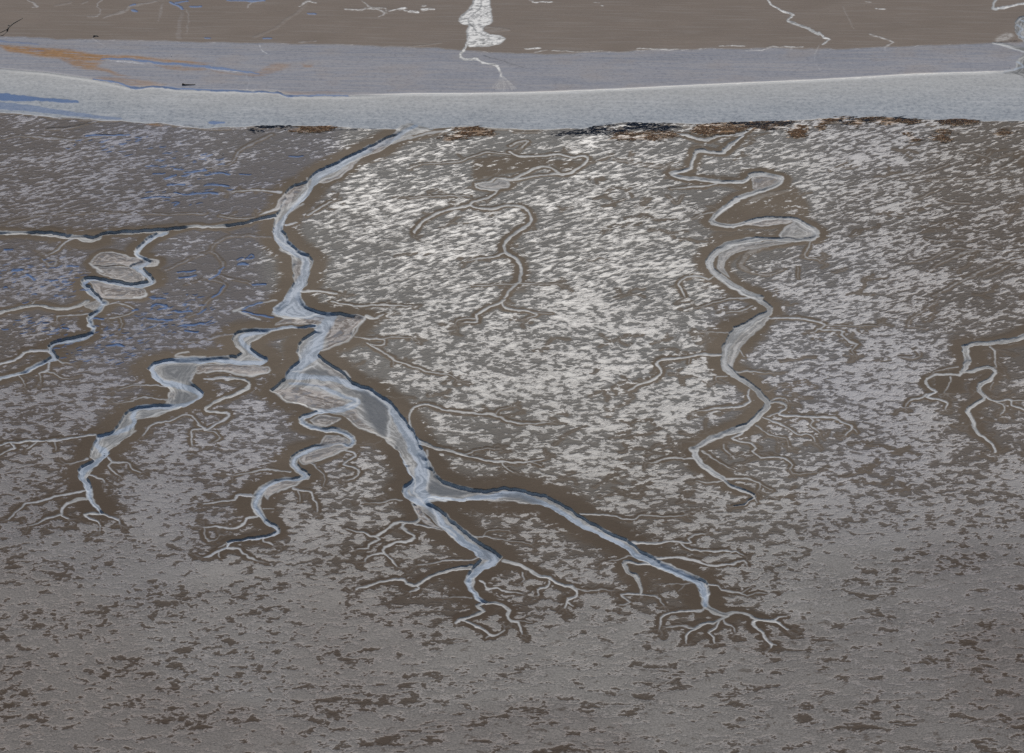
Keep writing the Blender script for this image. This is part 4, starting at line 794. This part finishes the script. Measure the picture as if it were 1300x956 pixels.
darkc = N.mix(N.M('MULTIPLY', N.M('MULTIPLY', N.ss(inv_h, .15, .8), N.M('SUBTRACT', 1.0, N.M('MULTIPLY', pnk, .75))), N.M('SUBTRACT', 1.0, N.M('MULTIPLY', vign, .7))), brown, greyd)
darkc = N.mix(N.M('MULTIPLY', pnk, .5), darkc, (.068, .050, .040))
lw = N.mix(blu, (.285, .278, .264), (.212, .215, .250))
lw = N.mix(N.M('MULTIPLY', vign, .75), lw, N.mix(N.ss(clus, .35, .65), (.088, .082, .074), (.150, .142, .128)))
lw = N.mix(N.M('MULTIPLY', pnk, .6), lw, (.098, .086, .080))
lw = N.mix(N.M('MULTIPLY', hk, .25), lw, (.098, .091, .083))
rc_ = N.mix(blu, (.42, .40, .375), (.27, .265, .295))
rc_ = N.mix(N.M('MULTIPLY', pnk, .6), rc_, (.225, .178, .160))
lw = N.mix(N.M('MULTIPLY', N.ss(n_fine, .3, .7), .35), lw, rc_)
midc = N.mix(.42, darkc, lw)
mm_ = N.M('MULTIPLY', N.M('MULTIPLY', N.ss(dlt, -.075, -.005), N.ss(inv_h, .0, .35)), N.ss(n_mid, .35, .6))
col = N.mix(mm_, darkc, midc)
col = N.mix(m, col, lw)
col = N.mix(N.M('MULTIPLY', rimm, .62), col, rc_)
# bands
spk = N.ss(n_fine, .35, .7)
spk2 = N.noise(pos, .55, 5, .75)
st1 = N.noise(N.mapv(pos, -0.03, (30, 1.6)), 1.0, 4, .6)
c_far = N.mix(n_big, (.185, .154, .130), (.215, .180, .154))
c_far = N.mix(N.M('MULTIPLY', N.ss(st1, .46, .70), .5), c_far, (.25, .225, .205))
c_b1 = N.mix(N.ss(st1, .35, .65), (.250, .258, .290), (.310, .302, .312))
c_b1 = N.mix(N.M('MULTIPLY', N.ss(clus, .50, .66), .45), c_b1, (.29, .262, .248))
c_b1 = N.mix(N.M('MULTIPLY', N.ss(spk2, .50, .62), .35), c_b1, (.34, .335, .34))
c_b1 = N.mix(N.M('MULTIPLY', N.ss(spk2, .46, .34), .45), c_b1, (.15, .15, .17))
c_b2 = N.mix(N.ss(gr, .0, .95), (.395, .394, .384), (.305, .328, .352))
c_b2 = N.mix(N.M('MULTIPLY', N.ss(st1, .48, .7), .35), c_b2, (.50, .505, .51))
c_b2 = N.mix(N.M('MULTIPLY', N.ss(spk2, .50, .60), .35), c_b2, (.50, .505, .505))
c_b2 = N.mix(N.M('MULTIPLY', N.ss(spk2, .47, .38), N.M('ADD', .25, N.M('MULTIPLY', gr, .5))), c_b2, (.20, .215, .24))
col = N.mix(farm, col, c_far); col = N.mix(b1_, col, c_b1); col = N.mix(b2_, col, c_b2)
# orange algae
on = N.noise(N.mapv(pos, -0.12, (9, 1.1)), 1.0, 5, .65)
orgm = N.M('MULTIPLY', org, N.ss(on, .32, .52))
col = N.mix(orgm, col, N.mix(n_mid, (.21, .115, .055), (.40, .25, .135)))
# creek beds
sx = N.n("ShaderNodeSeparateXYZ"); N.L(pos, sx.inputs[0])
cx = N.n("ShaderNodeCombineXYZ"); N.L(N.M('MULTIPLY', sx.outputs[0], .055), cx.inputs[0]); N.L(N.M('MULTIPLY', sx.outputs[1], .055), cx.inputs[1])
N.L(N.M('ADD', N.M('MULTIPLY', edg, 15.0), N.M('MULTIPLY', n_mid, .35)), cx.inputs[2])
fl1 = N.noise(cx.outputs[0], 1.0, 4, .62)
fl2 = N.noise(N.mapv(pos, 0.3, (3.4, 2.2)), 1.0, 5, .65, .8)
fl = N.mixf(.30, fl1, fl2)
c_bed = N.mix(N.ss(fl, .41, .60), (.175, .175, .172), (.400, .398, .388))
c_bed = N.mix(N.M('MULTIPLY', film, .85), c_bed, N.mix(N.ss(fl, .42, .58), (.135, .188, .258), (.300, .360, .445)))
c_bed = N.mix(N.M('MULTIPLY', dark, .9), c_bed, N.mix(n_mid, (.085, .097, .112), (.125, .13, .138)))
c_bar = N.mix(N.ss(fl, .44, .56), (.150, .126, .110), (.330, .300, .280))
c_bar = N.mix(N.M('MULTIPLY', N.ss(fl2, .52, .62), .6), c_bar, (.47, .45, .43))
c_bar = N.mix(N.M('MULTIPLY', N.ss(fl2, .48, .38), .6), c_bar, (.15, .165, .195))
bar = N.M('MULTIPLY', bar, N.mixf(bar, N.ss(fl2, .40, .55), 1.0))
c_bed = N.mix(N.M('MULTIPLY', bar, N.M('SUBTRACT', .95, N.M('MULTIPLY', film, .5))), c_bed, c_bar)
col = N.mix(bed, col, c_bed)
# streaks of dark stain outside the beds
dk = N.M('MULTIPLY', dark, N.M('SUBTRACT', 1.0, bed))
dk = N.M('MULTIPLY', dk, N.ss(n_mid, .36, .56))
col = N.mix(dk, col, (.030, .034, .045))
# pale lips and lines
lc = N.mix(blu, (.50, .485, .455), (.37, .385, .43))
lc = N.mix(N.M('MULTIPLY', vign, .4), lc, (.25, .26, .285))
col = N.mix(N.M('MULTIPLY', rim, .62), col, (.56, .57, .57))
lt = N.M('MULTIPLY', line, N.mixf(N.ss(fl2, .38, .58), .45, 1.0))
lt = N.M('MULTIPLY', lt, N.M('SUBTRACT', 1.0, N.M('MULTIPLY', dark, .75)))
lt = N.M('MULTIPLY', lt, N.M('ADD', .45, N.M('MULTIPLY', lt, .5)))
col = N.mix(N.M('MULTIPLY', lt, .78), col, lc)
col = N.mix(N.M('MULTIPLY', N.M('MULTIPLY', lt, lt), N.M('MULTIPLY', N.M('MAXIMUM', farm, b1_), N.mixf(N.ss(fl2, .40, .54), .62, .95))), col, (.76, .745, .71))
col = N.mix(N.M('MULTIPLY', ridge, .9), col, (.78, .76, .71))
col = N.mix(N.M('MULTIPLY', pool, .92), col, (.040, .105, .245))  # blue of the reflected sky painted in as the pool colour
# fine grain everywhere
gv = N.M('ADD', .70, N.M('ADD', N.M('MULTIPLY', n_fine, .26), N.M('ADD', N.M('MULTIPLY', n_mid, .20), N.M('MULTIPLY', clus, .16))))
mulc = N.n("ShaderNodeVectorMath", operation='SCALE'); N.L(col, mulc.inputs[0]); N.L(gv, mulc.inputs['Scale'])
rough = N.mixf(m, .80, .49)
rough = N.mixf(b1_, rough, .60); rough = N.mixf(b2_, rough, .55); rough = N.mixf(farm, rough, .70)
rough = N.mixf(bed, rough, .66); rough = N.mixf(N.M('MULTIPLY', film, bed), rough, .58); rough = N.mixf(N.M('MULTIPLY', N.M('MAXIMUM', dark, bar), bed), rough, .78)
rough = N.mixf(pool, rough, .5)
hgt = N.M('MULTIPLY', N.M('MULTIPLY', N.M('MINIMUM', N.M('MAXIMUM', dlt, -.12), .10), N.mixf(strk, -1.0, -1.5)), N.ss(inv_h, .0, .6))
hgt = N.M('MULTIPLY', hgt, N.M('SUBTRACT', 1.0, N.M('MAXIMUM', N.M('MAXIMUM', b1_, b2_), farm), clamp=True))
hgt = N.M('ADD', hgt, N.M('MULTIPLY', n_mid, .06))
hgt = N.M('ADD', hgt, N.M('MULTIPLY', n_fine, .03))
hgt = N.M('MULTIPLY', hgt, N.mixf(bed, 1.0, .35))
hgt = N.M('MULTIPLY', hgt, N.M('SUBTRACT', 1.0, pool))
bmp = N.n("ShaderNodeBump"); bmp.inputs['Strength'].default_value = .8; bmp.inputs['Distance'].default_value = 1.0; N.L(hgt, bmp.inputs['Height'])
P = N.n("ShaderNodeBsdfPrincipled")
N.L(mulc.outputs[0], P.inputs['Base Color']); N.L(rough, P.inputs['Roughness']); N.L(bmp.outputs[0], P.inputs['Normal'])
spl = N.mixf(m, .01, N.M('MULTIPLY', N.mixf(vign, .13, .02), N.M('SUBTRACT', 1.0, N.M('MULTIPLY', N.M('POWER', blu, 3.0), .85))))
spl = N.mixf(bed, spl, .06)
spl = N.mixf(N.M('MAXIMUM', N.M('MAXIMUM', b1_, b2_), farm), spl, .0)
spl = N.mixf(pool, spl, .015)
N.L(spl, P.inputs['Specular IOR Level'])
O = N.n("ShaderNodeOutputMaterial"); N.L(P.outputs[0], O.inputs[0])
MUD = N.m

def simple(name, c1, c2, sc, rough):
    q = NT(name); p = q.n("ShaderNodeNewGeometry").outputs[0]
    c = q.mix(q.ss(q.noise(p, sc, 4), .35, .65), c1, c2)
    b = q.n("ShaderNodeBsdfPrincipled"); q.L(c, b.inputs['Base Color']); b.inputs['Roughness'].default_value = rough
    o = q.n("ShaderNodeOutputMaterial"); q.L(b.outputs[0], o.inputs[0])
    return q.m
M_WOOD = simple("wet_driftwood", (.018, .015, .012), (.05, .04, .032), 3, .8)
M_WEED = simple("brown_seaweed", (.25, .14, .07), (.55, .36, .19), 1.1, .65)
M_WEEDD = simple("dark_seaweed", (.020, .022, .028), (.10, .10, .115), 1.3, .5)
M_WHITE = simple("white_feathers", (.72, .72, .70), (.85, .85, .84), 20, .6)
M_GREY = simple("grey_feathers", (.28, .29, .31), (.36, .37, .39), 20, .6)

# ------------------------------------------------------------------ split the sheet into its regions
fc = CODE[:-1, :-1]
idx = np.arange(NRr * NCc).reshape(NRr, NCc)
quad = np.stack([idx[:-1, :-1], idx[1:, :-1], idx[1:, 1:], idx[:-1, 1:]], -1)
COf = CO.reshape(-1, 3); NNf = NN.reshape(-1, 3).astype(np.float32)
attf = {k: v.reshape(-1, 4) for k, v in att.items()}
def region(code, name):
    q = quad[fc == code]
    if len(q) == 0: return None
    used = np.zeros(NRr * NCc, bool); used[q.ravel()] = True
    ids = np.nonzero(used)[0]
    remap = np.zeros(NRr * NCc, np.int32); remap[ids] = np.arange(len(ids))
    q = remap[q].astype(np.int32)
    me = bpy.data.meshes.new(name)
    me.vertices.add(len(ids)); me.vertices.foreach_set("co", COf[ids].ravel())
    me.loops.add(q.size); me.loops.foreach_set("vertex_index", q.ravel())
    me.polygons.add(len(q)); me.polygons.foreach_set("loop_start", np.arange(0, q.size, 4, dtype=np.int32))
    me.polygons.foreach_set("use_smooth", np.ones(len(q), bool))
    me.update()
    for k, v in attf.items():
        a = me.attributes.new(k, 'FLOAT_COLOR', 'POINT'); a.data.foreach_set("color", v[ids].ravel())
    me.normals_split_custom_set_from_vertices(NNf[ids])
    me.materials.append(MUD)
    o = bpy.data.objects.new(name, me); scene.collection.objects.link(o)
    return o
def tag(o, label, cat, kind=None, group=None):
    o["label"] = label; o["category"] = cat
    if kind: o["kind"] = kind
    if group: o["group"] = group
for code, name, lab, cat in [(103, "mudflat", "brown mudflat covered in pale wet patches and cut by winding creeks", "mudflat"),
                             (102, "silt_bank", "smooth grey silt bank crossing the upper part in two long strips", "silt bank"),
                             (101, "far_mudflat", "plain brown mudflat beyond the grey silt bank", "mudflat")]:
    o = region(code, name); tag(o, lab, cat, "structure")
for k, (name, lab, cat, grp) in SYS.items():
    o = region(k, name)
    if o: tag(o, lab, cat, "structure", grp)

# ------------------------------------------------------------------ things lying on the flat
def ground_z(px, py):
    r = int(round((py - V0) / VSTEP)); c = int(round(px - 650 - U0))
    return float(Z[r, c])
def mesh_obj(name, verts, faces, mat, parent=None, smooth_=True):
    me = bpy.data.meshes.new(name); me.from_pydata(verts, [], faces); me.update()
    if smooth_: me.polygons.foreach_set("use_smooth", [True] * len(faces))
    me.materials.append(mat)
    o = bpy.data.objects.new(name, me); scene.collection.objects.link(o)
    if parent: o.parent = parent
    return o
def tube(path, rad, seg=6):
    V, F = [], []
    for i, p in enumerate(path):
        p = Vector(p); a = Vector(path[max(0, i - 1)]); b = Vector(path[min(len(path) - 1, i + 1)])
        d = (b - a).normalized(); u = d.cross(Vector((0, 0, 1))); u = u.normalized() if u.length > 1e-4 else Vector((1, 0, 0)); v = d.cross(u)
        for k in range(seg):
            an = 2 * math.pi * k / seg
            V.append(tuple(p + (u * math.cos(an) + v * math.sin(an)) * rad[i]))
    for i in range(len(path) - 1):
        for k in range(seg):
            F.append((i * seg + k, i * seg + (k + 1) % seg, (i + 1) * seg + (k + 1) % seg, (i + 1) * seg + k))
    F.append(tuple(range(seg))[::-1]); F.append(tuple((len(path) - 1) * seg + k for k in range(seg)))
    return V, F
def merge(lst):
    V, F = [], []
    for v, f in lst:
        o = len(V); V += v; F += [tuple(i + o for i in q) for q in f]
    return V, F
def wpath(pts, lift=0.1):
    out = []
    for p in pts:
        x, y = to_world(p[0], p[1]); out.append((x, y, ground_z(p[0], p[1]) + lift + (p[2] if len(p) > 2 else 0)))
    return out
def branch(label, pts, r0, twigs=()):
    lst = [tube(wpath(pts), [r0 * (1 - .7 * i / (len(pts) - 1)) for i in range(len(pts))])]
    for t in twigs: lst.append(tube(wpath(t), [r0 * .45 * (1 - .6 * i / (len(t) - 1)) for i in range(len(t))]))
    o = mesh_obj("driftwood", *merge(lst), M_WOOD); tag(o, label, "driftwood", group="driftwood lying on the flats")
branch("longest dark driftwood branch, lying slanted on brown mud in the upper left corner", [(9,40),(11,35),(17,30),(24,26),(29,23)], .40, [[(11,36),(4,40),(0,42)],[(9,40),(4,45),(0,46)],[(14,33),(10,32)]])
branch("short dark driftwood stub where far brown mud meets the grey bank", [(119,46.5),(122,45.6),(125,46.6)], .45, [[(122,46),(118,47.6)]])
branch("small black log with a thin trailing twig, resting beside the blue water line", [(232,106.5),(234,107),(237,107.4)], .75, [[(236,107),(242,107),(248,106.7)]])

# seaweed heaped along the foot of the bank
def inside(px, py, P):
    c = False; n = len(P)
    for i in range(n):
        x1, y1 = P[i][:2]; x2, y2 = P[(i + 1) % n][:2]
        if (y1 > py) != (y2 > py) and px < (x2 - x1) * (py - y1) / (y2 - y1) + x1: c = not c
    return c
def weed(polys, n, seed, name, mat, label):
    r = random.Random(seed); V, F = [], []
    tot = 0
    while tot < n:
        P, g = r.choice(polys)
        xs = [p[0] for p in P]; ys2 = [p[1] for p in P]
        px, py = r.uniform(min(xs), max(xs)), r.uniform(min(ys2), max(ys2))
        if not inside(px, py, P): continue
        px += r.gauss(0, 5); py += abs(r.gauss(0, 2.0)) - .9
        x, y = to_world(px, py)
        dn = fbm(np.array([x / 5.0]), np.array([y / 2.2]), 77, 3)[0]
        if dn < .44 or r.random() > g: continue
        tot += 1
        z = ground_z(px, py); L = r.uniform(.3, 1.0) * r.choice((.6, 1, 1, 2.4)); W = r.uniform(.15, .5); a = r.gauss(.15, .5)
        a = r.gauss(.12, .22); L *= 1.7; W *= .7
        ca, sa = math.cos(a), math.sin(a); hh = r.uniform(.08, .34)
        o = len(V)
        ring = [(-L, 0), (-.5 * L, W), (.45 * L, W * r.uniform(.6, 1.1)), (L, r.uniform(-.1, .1)), (.4 * L, -W), (-.55 * L, -W * r.uniform(.6, 1.1))]
        for (u, v) in ring: V.append((x + u * ca - v * sa, y + u * sa + v * ca, z - .02))
        V.append((x + r.uniform(-.2, .2), y, z + hh)); V.append((x + .4 * L * ca, y + .4 * L * sa, z + hh * .7))
        F += [(o + 0, o + 5, o + 6), (o + 5, o + 4, o + 6), (o + 4, o + 7, o + 6), (o + 4, o + 3, o + 7), (o + 3, o + 2, o + 7), (o + 2, o + 6, o + 7), (o + 2, o + 1, o + 6), (o + 1, o + 0, o + 6)]
    o = mesh_obj(name, V, F, mat, smooth_=False); tag(o, label, "seaweed", "stuff")
weed(WRACK, 4400, 5, "orange_seaweed", M_WEED, "orange brown seaweed scattered along the lower edge of the grey silt bank")
DK = [(T(520,0,(900,840),(1060,825),(1200,790),(1300,772),(1300,850),(1100,850),(950,865)), .9), (T(780,0,(0,770),(200,780),(350,772),(370,800),(300,830),(150,822),(0,842)), 1),
      (T(780,0,(820,790),(1040,765),(1120,775),(1060,805),(880,815)), .8), (T(1040,0,(100,745),(200,732),(300,745),(480,735),(640,750),(600,768),(400,755),(200,785),(130,785)), .7), (T(1040,0,(740,768),(850,750),(980,762),(900,775)), .6),
      (T(260,0,(320,835),(345,800),(420,795),(540,795),(540,805),(400,808),(350,830)), .8), (T(780,0,(640,778),(900,770),(900,785),(700,790)), .6)]
weed(DK, 1900, 6, "dark_seaweed", M_WEEDD, "blackish seaweed and peat crust heaped at the foot of the silt bank")

# gulls: tiny white birds standing here and there
def gull(name="gull"):
    e = bpy.data.objects.new(name, None); scene.collection.objects.link(e); e.empty_display_size = .3
    V, F = [], []
    prof = [(-.30, .34, .012), (-.24, .33, .045), (-.10, .30, .10), (.04, .29, .115), (.14, .32, .09), (.19, .38, .055), (.23, .43, .05), (.27, .44, .048), (.31, .435, .025), (.35, .425, .008)]
    S = 8
    for (x, z, r) in prof:
        for k in range(S):
            an = 2 * math.pi * k / S; V.append((x, r * math.cos(an), z + r * .95 * math.sin(an)))
    for i in range(len(prof) - 1):
        for k in range(S): F.append((i * S + k, (i + 1) * S + k, (i + 1) * S + (k + 1) % S, i * S + (k + 1) % S))
    F.append(tuple(range(S))); F.append(tuple((len(prof) - 1) * S + k for k in range(S))[::-1])
    mesh_obj("body", V, F, M_WHITE, e)
    for s in (-1, 1):
        Vw = [(.10, s * .10, .36), (-.05, s * .13, .35), (-.36, s * .05, .36), (-.05, s * .10, .43), (.08, s * .06, .42)]
        Fw = [(0, 1, 3, 4), (1, 2, 3), (0, 4, 3, 2, 1)]
        mesh_obj("wing", Vw, Fw, M_GREY, e, False)
        v, f = tube([(.0, s * .04, 0), (.01, s * .04, .12), (.0, s * .04, .24)], [.012, .01, .014], 5)
        mesh_obj("leg", v, f, M_WOOD, e, False)
    return e
spots = [((283.5,196), "white gull on the ripple-streaked flat beyond the dark-banked side creek", .4), ((624.5,139.5), "white gull on the pale strip of the silt bank below the white drain fan", 2.0), ((561,215), "white gull on bright patches just right of the broadest creek's upper reach", 1.1),
         ((152.5,624.5), "white gull on mottled mud beside the last bends of the wide winding creek", 3.0), ((592,632.5), "white gull standing in the right fork of the broadest creek", 5.0), ((132.5,575), "white gull in the wide winding creek, above its branching end", 0.2),
         ((218,70), "white gull on the upper grey strip beside the thin blue water streak", 1.7), ((419.5,175.5), "white gull on bare brown mud above the broadest creek's mouth", 4.2)]
g0 = gull()
for i, (p, lab, az) in enumerate(spots):
    if i == 0: e = g0
    else:
        e = g0.copy(); scene.collection.objects.link(e)
        for ch in list(g0.children):
            c = ch.copy(); scene.collection.objects.link(c); c.parent = e
    x, y = to_world(*p); e.location = (x, y, ground_z(*p) - .01); e.rotation_euler = (0, 0, az)
    e.scale = (1.35,) * 3
    tag(e, lab, "gull", group="gulls standing on the mud")
